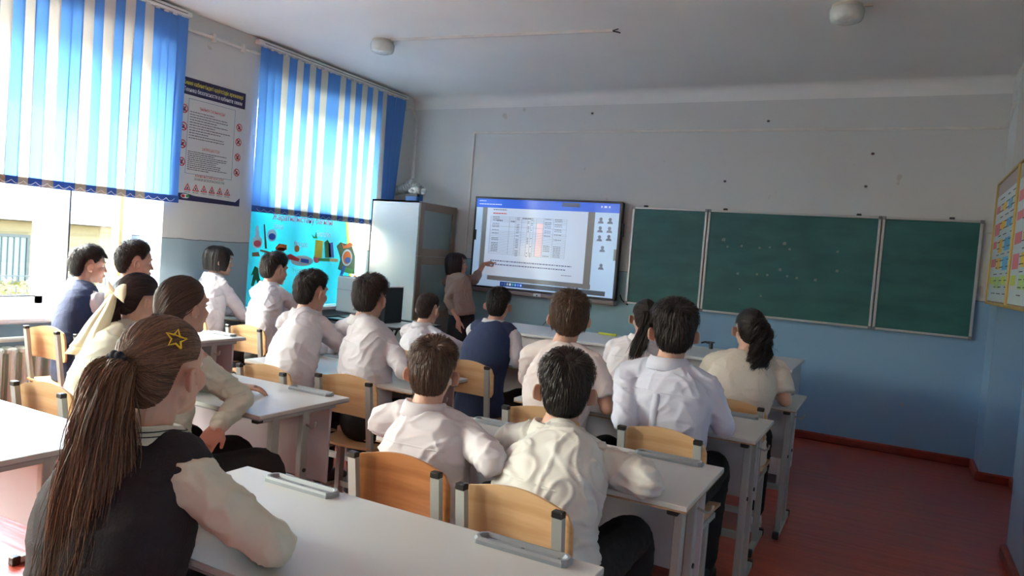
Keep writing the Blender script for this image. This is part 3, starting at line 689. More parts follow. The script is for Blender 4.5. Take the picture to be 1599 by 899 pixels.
# ------------------------------------------------------------------ hanging charts across the niche on the right
CH = mat('chart_paper', (196, 214, 220), .35); CHF = mat('chart_gold_frame', (196, 170, 96), .4, metal=.3)
def chart(y0, y1, label, seed):
    X = .655; r = empty('wall_chart', (X, y0, 1.395)); tag(r, label, 'chart')
    L, H = y1-y0, .95
    MB().box(0, .02, 0, L, 0, H).build('backing', mat('chart_brown_back', (150, 130, 110), .6), r)
    MB().box(-.004, 0, .03, L-.03, .03, H-.12).build('sheet', CH, r)
    MB().box(-.004, 0, .03, L-.03, H-.12, H-.02).build('header_strip', mat('chart_header', (170, 160, 156), .5), r)
    f = MB()
    for a in ((0, L, 0, .02), (0, L, H-.018, H), (0, .02, 0, H), (L-.02, L, 0, H)): f.box(-.015, .01, a[0], a[1], a[2], a[3], .003)
    f.build('frame', CHF, r)
    cols_ = [(226, 190, 80), (214, 120, 130), (96, 170, 214), (236, 214, 120), (120, 186, 150)]
    rn = random.Random(seed)
    for i in range(5):
        for j in range(3):
            z1 = H-.2-i*.135; ya = L-.08-j*(L-.16)/3
            if i == 4: c_ = (170, 206, 130) if j % 2 else (190, 210, 90)
            else: c_ = cols_[(1 if j == 0 else 0 if j == 1 else 2)]
            MB().box(-.0055, -.003, ya-(L-.2)/3*rn.uniform(.55, .95), ya, z1-rn.uniform(.05, .10), z1).build('chart_block', mat('chart_c%s' % 'abcde'[cols_.index(c_)] if c_ in cols_ else 'chart_leaf%d' % (j % 2), c_, .5), r)
    t = MB()
    for i in range(16): 
        z = H-.16-i*.047
        for j in range(3): t.box(-.0065, -.005, .06+j*.3, .06+j*.3+rn.uniform(.1, .22), z, z+.006)
    t.build('fine_print', INK, r)
chart(5.72, 6.86, 'colourful printed chart at the right edge, farther one beside the chalkboard', 4)
chart(4.50, 5.70, 'printed chart cut by the right edge of the photo, nearer of the two', 9)

# ------------------------------------------------------------------ ceiling lamps and ceiling conduit
LGL = mat('ribbed_lamp_glass', (206, 214, 208), .25, noise_scale=30, noise_amt=.12, bump=.6, bump_scale=30, stretch=(1, 1, .2))
def ceil_lamp(x, y, label):
    r = empty('ceiling_lamp', (x, y, ZC-.11)); tag(r, label, 'ceiling lamp')
    b = MB(); b.tube([(0, 0, .085), (0, 0, .112)], .095, 28); b.build('base_plate', mat('lamp_base', (190, 188, 176), .5), r)
    g = MB(); n = 48; R = []
    for z, q in ((.088, .098), (.075, .104), (.03, .100), (.012, .092), (.002, .07), (0, .03)):
        R.append([((q+(.002 if k % 2 else 0))*math.cos(6.283*k/n), (q+(.002 if k % 2 else 0))*math.sin(6.283*k/n), z) for k in range(n)])
    smooth_angle(g.loft(R).build('glass_shade', LGL, r), 60)
    s = MB(); s.box(.095, .15, -.012, .012, .095, .112); s.build('cable_entry', mat('lamp_base', (190, 188, 176), .5), r)
q1 = at(1322, 26, 2, 3.2); q2 = at(597, 76, 2, 3.2)
ceil_lamp(q1[0], q1[1], 'round ribbed glass ceiling lamp at the right'); ceil_lamp(q2[0], q2[1], 'round ribbed glass ceiling lamp at the left end of the conduit')
q3 = at(957, 46, 2, ZC)
cdm = MB(); cdm.bar((q2[0]+.12, q2[1]-.02, ZC-.008), (q3[0], q3[1], ZC-.010), .034, .020); tag(cdm.build('ceiling_conduit', PIPE, None), 'thin white cable conduit on the ceiling from the left lamp', 'cable duct')
cdm = MB(); cdm.tube([(q3[0]-.02, q3[1], ZC-.008), (q3[0]+.04, q3[1]+.01, ZC-.02), (q3[0]+.06, q3[1], ZC-.03)], .006, 6); cdm.tube([(q3[0], q3[1], ZC-.01), (q3[0]+.05, q3[1]-.02, ZC-.006)], .005, 6)
tag(cdm.build('loose_wire', METAL_DARK, None), 'dark loose wire ends at the right end of the ceiling conduit', 'wire')

# ------------------------------------------------------------------ tall white cabinet with glass doors
cab = empty('glass_cabinet', (-4.92, 6.89, 0)); tag(cab, 'tall white cabinet with taupe framed glass doors in the front left corner', 'cabinet')
CW = mat('cabinet_white', (206, 211, 211), .4); TAU = mat('taupe_door_frame', (152, 136, 120), .5); DGL = mat('frosted_cabinet_glass', (150, 168, 164), .2, noise_scale=1.5, noise_amt=.12); 
hx, hy, hh = .32, .38, 1.99
b = MB(); b.box(-hx, hx, -hy, -hy+.02, 0, hh); b.box(-hx, hx, hy-.02, hy, 0, hh); b.box(-hx, hx-.002, -hy, hy, hh-.02, hh); b.box(-hx, -hx+.015, -hy, hy, 0, hh); b.box(-hx, hx-.03, -hy+.01, hy, .08, .1); b.box(-hx, hx-.03, -hy+.01, hy, .60, .62); b.box(-hx, hx-.03, -hy+.01, hy, 1.38, 1.4); b.box(-hx, hx-.03, -hy, hy, 0, .02)
b.build('body', CW, cab)
def door(y0, y1, z0, z1, glass=True):
    f = MB(); t = .085; X0, X1 = hx, hx+.02
    if glass:
        f.box(X0, X1, y0, y0+t, z0, z1, .002); f.box(X0, X1, y1-t, y1, z0, z1, .002); f.box(X0, X1, y0+t, y1-t, z0, z0+t, .002); f.box(X0, X1, y0+t, y1-t, z1-t, z1, .002)
        o = f.build('door', TAU, cab); MB().box(X0+.006, X0+.012, y0+t-.005, y1-t+.005, z0+t-.005, z1-t+.005).build('glass_pane', DGL, o)
        MB().box(X1, X1+.006, y1-t-.012, y1-t-.004, z0+.16, z1-.16).build('handle', METAL_GREY, o)
    else:
        f.box(X0, X1, y0, y1, z0, z1, .003); o = f.build('door', mat('grey_door', (150, 146, 144), .5), cab)
        MB().box(X1, X1+.012, y0+.03, y0+.045, z1-.3, z1-.1, .002).build('handle', METAL_GREY, o)
door(-hy+.005, hy-.03, 1.40, hh-.01); door(-hy+.005, hy-.03, .70, 1.395); door(-hy+.005, hy-.03, .03, .695, False)
# things seen through / on the cabinet
dc = MB(); SIL = mat('crumpled_foil_duct', (176, 176, 172), .38, metal=.55, bump=1.0, bump_scale=45)
path = []
for a in ((608, 299, -5.15), (622, 297, -5.05), (633, 293, -4.98), (643, 286, -4.92), (650, 291, -4.88), (658, 300, -4.85)):
    q = at(a[0], a[1], 1, 7.0); path.append((q[0], 7.0, q[2]))
P = np.array(path); tt = np.linspace(0, 1, 60); PP = np.stack([np.interp(tt, np.linspace(0, 1, len(P)), P[:, i]) for i in range(3)], 1)
rad_ = [.05+.008*math.sin(k*1.6)+.004*math.sin(k*5.1) for k in range(60)]
PP[:, 2] = np.maximum(PP[:, 2], hh+.065)
dc.tube(PP, rad_, 16, round_ends=True); tag(dc.build('foil_duct', SIL, None, smooth=True), 'crumpled silver foil duct lying on top of the white cabinet', 'duct')
bb = empty('blue_box', (-4.86, 6.78, hh)); tag(bb, 'small blue and black box with crumpled white plastic on the cabinet', 'box')
MB().box(-.08, .08, -.07, .05, 0, .09, .006).build('carton', mat('box_blue', (40, 96, 160), .5), bb); MB().box(-.081, .081, -.071, -.02, .06, .092, .003).build('lid', BLACK_PLASTIC, bb)
cr = MB(); rn = random.Random(2)
for k in range(9): cr.ell((rn.uniform(-.06, .10), rn.uniform(-.03, .03), .12+rn.uniform(-.01, .05)), (.035, .03, .025), 10, 6)
o = cr.build('plastic_wrap', mat('crumpled_white_plastic', (206, 204, 198), .35, bump=1.0, bump_scale=60), bb, smooth=True)

# ------------------------------------------------------------------ student desks
def make_desk(name, label, x, y, rz=0, group='white two seat school desks in rows', trays=(True, True), edge=None):
    """x, y: centre of the desk; local +y points to the chalkboard"""
    r = empty(name, (x, y, 0), rz); tag(r, label, 'desk', group)
    W, D, H = 1.2, .55, .76
    MB().box(-W/2, W/2, -D/2, D/2, H-.017, H, .002).build('tabletop', DESK_WHITE, r)
    MB().box(-W/2+.001, W/2-.001, -D/2-.001, D/2+.001, H-.022, H-.0165).build('edge_band', edge or EDGE_TAN, r)
    MB().box(-W/2+.045, W/2-.045, D/2-.08, D/2-.064, .36, H-.022, .002).build('modesty_panel', PANEL_GREY, r)
    for s in (-1, 1):
        X = s*(W/2-.05)
        for (yy, z1) in ((-D/2+.13, H-.024), (-D/2+.31, H-.024)):
            l = MB(); l.box(X-.015, X+.015, yy-.022, yy+.022, .035, z1, .003); lo = l.build('leg', METAL_GREY, r)
            bo = MB(); bo.tube([(X+s*.015, yy, .46), (X+s*.021, yy, .46)], .009, 10); bo.build('bolt', METAL_DARK, lo)
        f = MB(); f.box(X-.015, X+.015, -D/2+.04, D/2-.03, .005, .035, .003); fo = f.build('foot_rail', METAL_GREY, r)
        for ya in (-D/2+.03, D/2-.045): MB().box(X-.017, X+.017, ya, ya+.03, 0, .04, .004).build('foot_cap', BLACK_PLASTIC, fo)
        tb_ = MB(); tb_.box(X-.014, X+.014, -D/2+.05, D/2-.05, H-.047, H-.022, .002); tb_.build('top_rail', METAL_GREY, r)
        MB().box(X-.018, X+.018, -D/2+.02, -D/2+.055, H-.044, H-.022, .003).build('rail_cap', BLACK_PLASTIC, r)
        k = MB(); k.tube([(X+s*.015, -D/2+.31, .665), (X+s*.05, -D/2+.31, .655), (X+s*.065, -D/2+.31, .665), (X+s*.068, -D/2+.31, .685)], .005, 6); k.build('bag_hook', METAL_GREY, r, smooth=True)
    MB().box(-W/2+.05, W/2-.05, -.02, .01, .22, .25).build('crossbar', METAL_GREY, r)
    for i, xx in enumerate((-.33, .40)):
        if not trays[i]: continue
        t = MB(); L, w2, h2 = .13, .028, .016; yy = D/2-.045
        rings = []
        def ring(l, w_, z, c=.012): return [(xx-l+c, yy-w_, z), (xx+l-c, yy-w_, z), (xx+l, yy-w_+c, z), (xx+l, yy+w_-c, z), (xx+l-c, yy+w_, z), (xx-l+c, yy+w_, z), (xx-l, yy+w_-c, z), (xx-l, yy-w_+c, z)]
        t.loft([ring(L, w2, H), ring(L, w2, H+h2*.6), ring(L-.004, w2-.004, H+h2), ring(L-.010, w2-.010, H+h2), ring(L-.016, w2-.014, H+h2*.35)])
        to = t.build('pencil_tray', TRAY_GREY, r)
        sc_ = MB(); sc_.tube([(xx-.1, yy, H+.004), (xx-.1, yy, H+h2*.5)], .005, 8); sc_.tube([(xx+.1, yy, H+.004), (xx+.1, yy, H+h2*.5)], .005, 8); sc_.tube([(xx, yy, H+.004), (xx, yy, H+h2*.5)], .006, 8); sc_.build('screw', METAL_DARK, to)
    return r
DK = 'school_desk'
make_desk(DK, 'nearest big white desk in the foreground with two grey pencil trays', -1.155, 1.38, 0, edge=EDGE_GREY)
make_desk(DK, 'white desk under the arms of the two boys in the second right row', -1.10, 2.505, 0)
make_desk(DK, 'white desk where the boy with the pleated shirt and the boy in a tee sit', -1.075, 3.60, 0)
make_desk(DK, 'front right white desk where the girl with curly ponytail leans', -1.02, 4.585, 0)
make_desk(DK, 'white desk at the left edge of the photo beside the girl with star clip', -2.90, 1.345, 0, trays=(False, False), edge=EDGE_GREY)
make_desk(DK, 'white desk where the girl with the cream bow and the brown haired girl lean', -2.82, 2.415, 0, edge=EDGE_GREY)
make_desk(DK, 'white desk where two dark haired boys sit in front of the empty looking chairs', -2.72, 3.33, 0)
make_desk(DK, 'white desk where the small boy and the boy in navy vest sit near the teacher', -2.62, 4.55, 0, trays=(False, False))
make_desk(DK, 'white desk of the boys by the bright window', -4.62, 3.43, 0, edge=EDGE_GREY)
make_desk(DK, 'white desk by the window where boy with folded hands leans', -4.66, 4.72, 0, trays=(False, False))

# ------------------------------------------------------------------ chairs
def make_chair(label, x, y, rz=0, ply=None, group='plywood school chairs with grey steel frames', hback=.80):
    r = empty('school_chair', (x, y, 0), rz); tag(r, label, 'chair', group)
    m = ply or PLY
    s = MB(); rings = []; n = 7                       # curved plywood seat
    prof = [(-.20, .445), (-.16, .437), (-.05, .432), (.08, .434), (.16, .432), (.20, .415)]
    def row(yv, zv, t): 
        wd = .19 if -.17 < yv < .17 else .165
        return [(-wd+2*wd*k/8, yv, zv+t+.008*abs(2*k/8-1)**2) for k in range(9)]
    s.loft([row(a, b, .0)+row(a, b, .012)[::-1] for a, b in prof]); smooth_angle(s.build('seat', m, r), 50)
    b = MB()                                          # backrest: arched top, rounded corners, gently curved
    def yb(xv): return -.172+.022*(1-(xv/.2)**2)
    outline = []
    W, z0, z1 = .195, hback-.20, hback-.01
    for k in range(7): a = math.pi+math.pi/2*k/6; outline.append((-W+.03+.03*math.cos(a), z0+.03+.03*math.sin(a)))
    for k in range(1, 8): outline.append((-W+.03+(2*W-.06)*k/8, z0))
    for k in range(7): a = -math.pi/2+math.pi/2*k/6; outline.append((W-.03+.03*math.cos(a), z0+.03+.03*math.sin(a)))
    for k in range(7): a = math.pi/2*k/6; outline.append((W-.045+.045*math.cos(a), z1-.045+.045*math.sin(a)))
    for k in range(1, 12): t = k/12; xx = (W-.045)*(1-2*t); outline.append((xx, z1+.022*math.sin(math.pi*t)))
    for k in range(7): a = math.pi/2+math.pi/2*k/6; outline.append((-W+.045+.045*math.cos(a), z1-.045+.045*math.sin(a)))
    # vertical strips for the bend
    xs = np.linspace(-W, W, 25); O = np.array(outline)
    top, bot = [], []
    for xv in xs:
        zs = []
        for i in range(len(O)):
            p, q = O[i], O[(i+1) % len(O)]
            if (p[0]-xv)*(q[0]-xv) <= 0 and abs(p[0]-q[0]) > 1e-9: zs.append(p[1]+(q[1]-p[1])*(xv-p[0])/(q[0]-p[0]))
        if not zs: zs = [z0+.03, z1-.045]
        top.append(max(zs)); bot.append(min(zs))
    lean = lambda z: -.10*(z-z0)
    b.loft([[(xv, yb(xv)+lean(bo), bo), (xv, yb(xv)+lean(to), to), (xv, yb(xv)+lean(to)+.011, to), (xv, yb(xv)+lean(bo)+.011, bo)] for xv, to, bo in zip(xs, top, bot)])
    smooth_angle(b.build('backrest', m, r), 50)
    for sg in (-1, 1):
        X = sg*.165
        p = MB(); p.bar((X, -.165, .40), (X, -.215, hback-.012), .032, .022, up=(0, 1, 0)) ; p.bar((X, -.176, .405), (X, .12, .405), .03, .022)
        po = p.build('back_post', METAL_GREY, r)
        MB().box(X-.0175, X+.0175, -.229, -.203, hback-.02, hback, .003).build('post_cap', BLACK_PLASTIC, po)
        l = MB(); l.box(X-.016, X+.016, -.02, .02, .03, .42, .003); l.build('leg', METAL_GREY, r)
        f = MB(); f.box(X-.015, X+.015, -.19, .20, .005, .032, .003); fo = f.build('foot_rail', METAL_GREY, r)
        for ya in (-.2, .18): MB().box(X-.018, X+.018, ya, ya+.035, 0, .038, .004).build('foot_cap', BLACK_PLASTIC, fo)
    c = MB(); c.box(-.165, .165, -.012, .012, .16, .19); c.build('crossbar', METAL_GREY, r); MB().box(-.165, .165, .06, .085, .395, .418).build('seat_bar', METAL_GREY, r)
    return r
CHAIRS = [
 ('orange brown plywood chair in front of the near desk, left one', -1.37, 2.115, 0, PLY_DARK, .80),
 ('pale plywood chair in front of the near desk, behind black haired boy', -.905, 2.06, -.08, None, .80),
 ('plywood chair between the two right boys, mostly hidden by white shirt', -1.36, 3.17, 0, None, .80),
 ('plywood chair behind the boy with the pleated white shirt', -.80, 3.19, -.05, None, .80),
 ('plywood chair behind the girl with curly ponytail', -.72, 4.17, 0, None, .80),
 ('plywood chair behind the girl with the long straight ponytail', -1.36, 4.20, 0, None, .80),
 ('plywood chair at the left edge beside the white desk, low in the photo', -3.06, 1.96, 0, None, .80),
 ('plywood chair under the brown haired girl in the middle row', -2.50, 1.93, 0, None, .80),
 ('plywood chair behind the second boy, left chair of the middle desk', -2.87, 2.98, -.05, None, .80),
 ('plywood chair behind the boy in the centre of the photo', -2.43, 3.10, 0, None, .80),
 ('plywood chair behind the boy in navy vest near the teacher', -2.31, 4.08, 0, None, .80),
 ('plywood chair behind the small boy near the cabinet', -2.85, 4.10, 0, None, .80),
 ('plywood chair behind the boy in navy vest by the window', -4.70, 2.90, 0, None, .80),
 ('plywood chair behind the boy with cropped hair by the window', -4.22, 2.93, 0, None, .80),
 ('plywood chair between the short haired girl and the boy with folded hands', -4.25, 4.10, 0, None, .80),
 ('plywood chair under the short haired girl by the window', -4.88, 4.10, 0, None, .80),
 ('plywood chair under the girl with the star clip', -1.45, .93, 0, None, .80),
]
for (lb, x, y, rz, pm, hb) in CHAIRS: make_chair(lb, x, y, rz, pm, hback=hb)

# ------------------------------------------------------------------ demonstration bench and teacher computer table
BEN = mat('bench_white', (204, 209, 212), .35)
def bench(x0, x1, y0, y1, h, label):
    r = empty('demonstration_bench', ((x0+x1)/2, (y0+y1)/2, 0)); tag(r, label, 'bench')
    a, b_ = (x1-x0)/2, (y1-y0)/2
    MB().box(-a, a, -b_, b_, h-.022, h, .003).build('worktop', BEN, r)
    MB().box(-a+.02, a-.02, -b_+.06, -b_+.078, .08, h-.022).build('front_panel', PANEL_GREY, r)
    for s in (-1, 1): MB().box(s*(a-.03)-.011, s*(a-.03)+.011, -b_+.03, b_-.03, .0, h-.022).build('side_panel', BEN, r)
    MB().box(-a+.045, a-.045, b_-.25, b_-.235, .12, h-.03).build('back_panel', PANEL_GREY, r)
    return r
bench(-3.15, -1.62, 5.38, 6.15, .85, 'long white demonstration bench below the display, left unit')
bench(-1.61, -.575, 5.40, 6.18, .845, 'white demonstration bench below the chalkboard, right unit')
mk = empty('marker_pen', (0, 0, .85)); q = at(970, 518, 2, .86); mk.location = (q[0], 6.05, .85); mk.rotation_euler = (0, 0, -.1); tag(mk, 'yellow green marker lying on the demonstration bench', 'marker')
MB().tube([(-.08, 0, .012), (.05, 0, .012)], .011, 10).build('barrel', mat('marker_lime', (190, 196, 60), .4), mk); MB().tube([(.05, 0, .012), (.09, 0, .012)], .0125, 10).build('cap', mat('marker_cap', (176, 180, 40), .4), mk)
q = at(1112, 541, 2, .86); tp = empty('bench_tap', (q[0], q[1]-.05, .845)); tag(tp, 'small dark tap on the demonstration bench below the chalkboard', 'tap')
MB().tube([(0, 0, 0), (0, 0, .05)], .016, 12).build('body', METAL_DARK, tp); MB().tube([(0, 0, .04), (-.04, -.03, .055), (-.07, -.05, .045)], .008, 8).build('spout', METAL_DARK, tp); MB().box(-.03, .03, -.006, .006, .05, .06, .002).build('handle', METAL_DARK, tp)
cbm = MB(); cbm.tube([at(866, 488, 1, 7.2), at(860, 495, 1, 6.7), at(852, 503, 1, 6.1), at(848, 508, 2, .86)], .004, 6); tag(cbm.build('display_cable', BLACK_PLASTIC, None, smooth=True), 'thin black cable hanging from the display to the bench', 'cable')
cbm = MB(); cbm.tube([at(968, 460, 1, YF-.02), at(971, 468, 1, YF-.02), at(980, 476, 1, YF-.02)], .006, 6); tag(cbm.build('board_cable', BLACK_PLASTIC, None, smooth=True), 'short cable between the display and the chalkboard', 'cable')
# computer table: glass top with black tubular rim
ct = empty('computer_table', (-4.36, 5.62, 0), -.06); tag(ct, 'small computer table with white top and black rim by the cabinet', 'table')
MB().box(-.44, .50, -.29, .29, .735, .748, .002).build('tabletop', mat('table_pale_top', (214, 218, 216), .25), ct)
rim = MB(); pts_ = [(.50, -.27, .75), (.53, -.30, .755), (.50, -.32, .75), (-.42, -.32, .75), (-.46, -.30, .75), (-.46, .30, .75), (-.42, .32, .75), (.50, .32, .75), (.53, .30, .755), (.53, -.27, .752)]
rim.tube(pts_, .012, 8); rim.build('rim', BLACK_PLASTIC, ct, smooth=True)
for (a, b_) in ((-.42, -.28), (-.42, .28), (.42, -.28), (.42, .28)):
    MB().tube([(a, b_, .735), (a*1.0-.0, b_, 0)], .014, 8).build('leg', BLACK_PLASTIC, ct)
br_ = MB(); br_.tube([(.51, -.31, .745), (.44, -.3, .62)], .010, 6); br_.build('bracket', BLACK_PLASTIC, ct)
mn = empty('desktop_monitor', (-4.60, 5.62, .748)); tag(mn, 'white backed monitor standing on the computer table, seen from behind', 'monitor')
MB().box(-.27, .13, -.03, .02, .05, .40, .01).build('back_cover', mat('monitor_white', (226, 228, 226), .4), mn)
MB().box(-.28, .14, .02, .035, .045, .405, .004).build('bezel', BLACK_PLASTIC, mn); MB().box(-.27, .13, -.034, -.028, .27, .273).build('seam', EDGE_GREY, mn)
MB().tube([(-.03, -.034, .09), (-.03, -.03, .09)], .012, 12).build('badge', METAL_GREY, mn)
MB().box(-.17, .05, -.08, .08, 0, .012, .003).build('stand_foot', BLACK_PLASTIC, mn); MB().box(-.09, -.03, -.02, .02, .01, .06).build('stand_neck', BLACK_PLASTIC, mn)
mn = empty('computer_case', (-4.33, 5.65, .748)); tag(mn, 'black computer case on the table right of the white monitor', 'computer')
MB().box(-.09, .12, -.12, .15, 0, .34, .006).build('shell', BLACK_PLASTIC, mn); MB().box(-.092, .122, -.122, .152, .34, .352, .003).build('top_cover', mat('monitor_white', (226, 228, 226), .4), mn)
MB().box(-.07, .1, -.124, -.12, .22, .30, .001).build('rear_vent', METAL_DARK, mn)

# ------------------------------------------------------------------ people
SKIN = mat('skin', (204, 162, 142), .55, noise_amt=.08, noise_scale=14, sss=.04)
SKIN_T = mat('skin_teacher', (196, 138, 112), .55, noise_amt=.08, noise_scale=14, sss=.04)
LIP = mat('lips', (176, 96, 90), .5)
EYEW = mat('eye_white', (226, 222, 218), .3); IRIS = mat('iris_dark', (38, 24, 18), .2)
SHIRT = mat('white_cotton_shirt', (200, 199, 206), .75, noise_amt=.03, bump=.7, cloth=True)
SHIRT_W = mat('warm_white_shirt', (198, 200, 197), .75, noise_amt=.03, bump=.7, cloth=True)
SHIRT_B = mat('bluish_white_shirt', (196, 202, 220), .75, noise_amt=.03, bump=.7, cloth=True)
SHIRT_C = mat('cream_blouse', (196, 199, 184), .7, noise_amt=.03, bump=.6, cloth=True)
TEE_C = mat('cream_knit_tee', (206, 200, 190), .85, bump=.3, bump_scale=160)
TEE_P = mat('white_tee', (206, 199, 200), .8, noise_amt=.03, bump=.5, cloth=True)
BLAZ = mat('white_blazer', (226, 224, 230), .75, bump=.5, cloth=True)
NAVYC = mat('navy_wool_vest', (36, 52, 88), .85, bump=.3, bump_scale=180)
BLACKC = mat('black_school_vest', (24, 22, 30), .85, bump=.3, bump_scale=180)
GREYC = mat('grey_vest', (74, 80, 92), .85, bump=.3, bump_scale=180)
TROUS = mat('black_trousers', (22, 22, 27), .85, bump=.2, bump_scale=60)
TAUPE = mat('taupe_sweater', (150, 124, 112), .85, bump=.4, bump_scale=120)
SHOE_D = mat('dark_shoe', (34, 32, 36), .5); SHOE_W = mat('white_sneaker', (226, 222, 216), .5); SOLE = mat('shoe_sole', (206, 204, 200), .6)
H_BLACK = hair_material('black_hair', (14, 11, 12), (44, 34, 32)); H_DBR = hair_material('dark_brown_hair', (26, 18, 16), (62, 44, 36))
H_BR = hair_material('brown_hair', (52, 36, 28), (104, 76, 56), .4); H_AUB = hair_material('auburn_black_hair', (24, 10, 14), (58, 30, 32)); H_GIRL = hair_material('chestnut_hair', (66, 47, 37), (148, 112, 84), .38)
H_SOFT = hair_material('soft_brown_hair', (40, 26, 22), (92, 62, 48), .4)

def unit(v): v = np.array(v, float); return v/(np.linalg.norm(v)+1e-12)
def bez(p0, p1, p2, n): return [(1-t)**2*p0+2*t*(1-t)*p1+t*t*p2 for t in np.linspace(0, 1, n)]
def crom(pts, n):
    P = [np.array(p, float) for p in pts]; P = [2*P[0]-P[1]]+P+[2*P[-1]-P[-2]]; out = []
    for i in range(1, len(P)-2):
        for t in np.linspace(0, 1, n, endpoint=False):
            a, b, c, d = P[i-1:i+3]
            out.append(.5*((2*b)+(-a+c)*t+(2*a-5*b+4*c-d)*t*t+(-a+3*b-3*c+d)*t**3))
    out.append(P[-2]); return out
def resample_r(r, n): return list(np.interp(np.linspace(0, 1, n), np.linspace(0, 1, len(r)), r))

def add_limb(mb, pts, rad, n=14, k=6):
    c = crom(pts, k); mb.tube(c, resample_r(rad, len(c)), n, round_ends=True)

def head_matrix(yaw, pitch=0.0, roll=0.0):
    return np.array(Matrix.Rotation(yaw, 3, 'Z') @ Matrix.Rotation(pitch, 3, 'X') @ Matrix.Rotation(roll, 3, 'Y'))

def head_prims(mb, H, R, s, female=False):
    def E(c, r, n=24, m=14, rot=None):
        A = R if rot is None else R@rot
        mb.ell(H+s*(R@np.array(c, float)), [x*s for x in r], n, m, A)
    E((0, -.008, .03), (.074, .094, .086), 32, 20)
    E((0, .028, -.025), (.060, .058, .080)); E((0, .012, -.055), (.056, .055, .045)); E((0, .046, -.075), (.040, .038, .034)); E((0, .072, -.094), (.019, .017, .016))
    for q in (-1, 1):
        E((q*.036, .054, -.026), (.026, .026, .028)); E((q*.028, .071, .032), (.026, .014, .010)); E((q*.011, .096, -.026), (.009, .010, .008))
        rot = np.array(Matrix.Rotation(q*.55, 3, 'Z') @ Matrix.Rotation(-.2, 3, 'X'))
        E((q*.086, -.012, -.010), (.0095, .019, .028), 16, 10, rot)
        ring = []
        for k in range(11):
            a = -1.9+4.4*k/10; yy = -.013-.017*math.sin(a)*1.0; zz = -.004+.025*math.cos(a)
            ring.append(H+s*(R@np.array((q*(.091+.55*max(0, -.010-yy)+.002*math.cos(a*.5)), yy, zz-.006))))
        mb.tube(ring, [.0052*s]*len(ring), 8, round_ends=True)
        E((q*.080, -.004, -.032), (.006, .008, .009), 12, 8)
    mb.tube([H+s*(R@np.array(p)) for p in ((0, .080, .020), (0, .086, .0), (0, .097, -.022))], [.0075*s, .0075*s, .0095*s], 12, round_ends=True)
    E((0, .087, -.053), (.020, .009, .0055), 16, 8); E((0, .085, -.0625), (.018, .010, .0065), 16, 8)

def hand(mb, w, d, nrm, side, s, curl=.5, point=False, spread=.12):
    """palm from wrist w along d; nrm = back of the hand; side = +1 thumb towards cross(d,nrm)"""
    d = unit(d); nrm = unit(nrm-d*np.dot(nrm, d)); t = np.cross(d, nrm)*side
    L = .085*s
    rings = []
    for u, wd, th in ((-.01, .024, .019), (.2, .030, .016), (.6, .039, .014), (1.0, .040, .0125), (1.06, .034, .010)):
        c = w+d*L*u; rings.append([tuple(c+t*wd*s*math.cos(a)+nrm*th*s*math.sin(a)) for a in [6.2832*k/16 for k in range(16)]])
    mb.loft(rings)
    for i, (off, ln, rd) in enumerate(((.030, .068, .0082), (.010, .076, .0085), (-.011, .070, .0082), (-.030, .054, .0072))):
        b = w+d*L*.98+t*off*s; cu = curl*(1+.12*i); 
        if point and i == 0: cu = .06
        if point and i > 0: cu = 1.45
        p = [b-d*.012*s, b]; dd = unit(d+t*off*spread*12); ang = 0
        for seg, fr in enumerate((.45, .31, .24)):
            ang += cu*(.55 if seg == 0 else .75)
            dv = dd*math.cos(ang)-nrm*math.sin(ang); p.append(p[-1]+dv*ln*fr*s)
        mb.tube(p, [rd*1.05*s, rd*1.05*s, rd*s, rd*.92*s, rd*.78*s], 10, round_ends=True)
    b = w+d*L*.22+t*.022*s; dv = unit(d*.75+t*.75-nrm*.25); p = [b, b+dv*.034*s]
    dv2 = unit(d*.95+t*(.25 if not point else -.1)-nrm*.45); p += [p[-1]+dv2*.03*s, p[-1]+dv2*.054*s]
    mb.tube(p, [.014*s, .0115*s, .0098*s, .0078*s], 10, round_ends=True)

def voxel(mb, name, material, parent, vox, it=6, fac=.5, wr=0.0, seed=0, pleat=None, fr=None, smooth=True, adapt=0.0):
    o = mb.build(name, material, parent)
    evaluated(o, [('REMESH', dict(mode='VOXEL', voxel_size=vox, adaptivity=adapt)), ('SMOOTH', dict(factor=fac, iterations=it))])
    me = o.data; n = len(me.vertices)
    if wr or pleat is not None:
        co = np.empty(n*3); me.vertices.foreach_get('co', co); co = co.reshape(-1, 3)
        no = np.empty(n*3); me.vertex_normals.foreach_get('vector', no); no = no.reshape(-1, 3)
        out = np.zeros(n)
        if wr:
            a = np.random.RandomState(seed); off = a.uniform(0, 50, 3)
            for i in range(n):
                p = co[i]
                q = Vector((p[0]*5+off[0], p[1]*5+off[1], p[2]*5+off[2])); wv = noise.noise_vector(q)
                v = max(0, 1-abs(noise.noise(Vector((p[0]*6+wv[0]*1.8+off[0], p[1]*6+wv[1]*1.8, p[2]*9+wv[2]*1.8+off[2]))))*4.2)**1.6
                v2 = max(0, 1-abs(noise.noise(Vector((p[0]*9+wv[1]*2.2, p[1]*9+off[1], p[2]*22+wv[0]*2.4))))*4.5)
                out[i] = wr*(v*1.0+v2*.55+noise.noise(q*.7)*.7)
        if pleat is not None:
            o0, rx, fwd = pleat
            rel = co-o0; lx = rel@rx; back = (no@fwd) < -.3
            m_ = back & (np.abs(lx) < .016) & (rel[:, 2] < -.06)
            out = out*(1-.6*m_) + .005*m_
            yoke = back & (rel[:, 2] > -.075) ; out = out+.0015*yoke
        co += no*out[:, None]; me.vertices.foreach_set('co', co.ravel()); me.update()
    me.polygons.foreach_set('use_smooth', [smooth]*len(me.polygons))
    if not me.materials: me.materials.append(material)
    return o

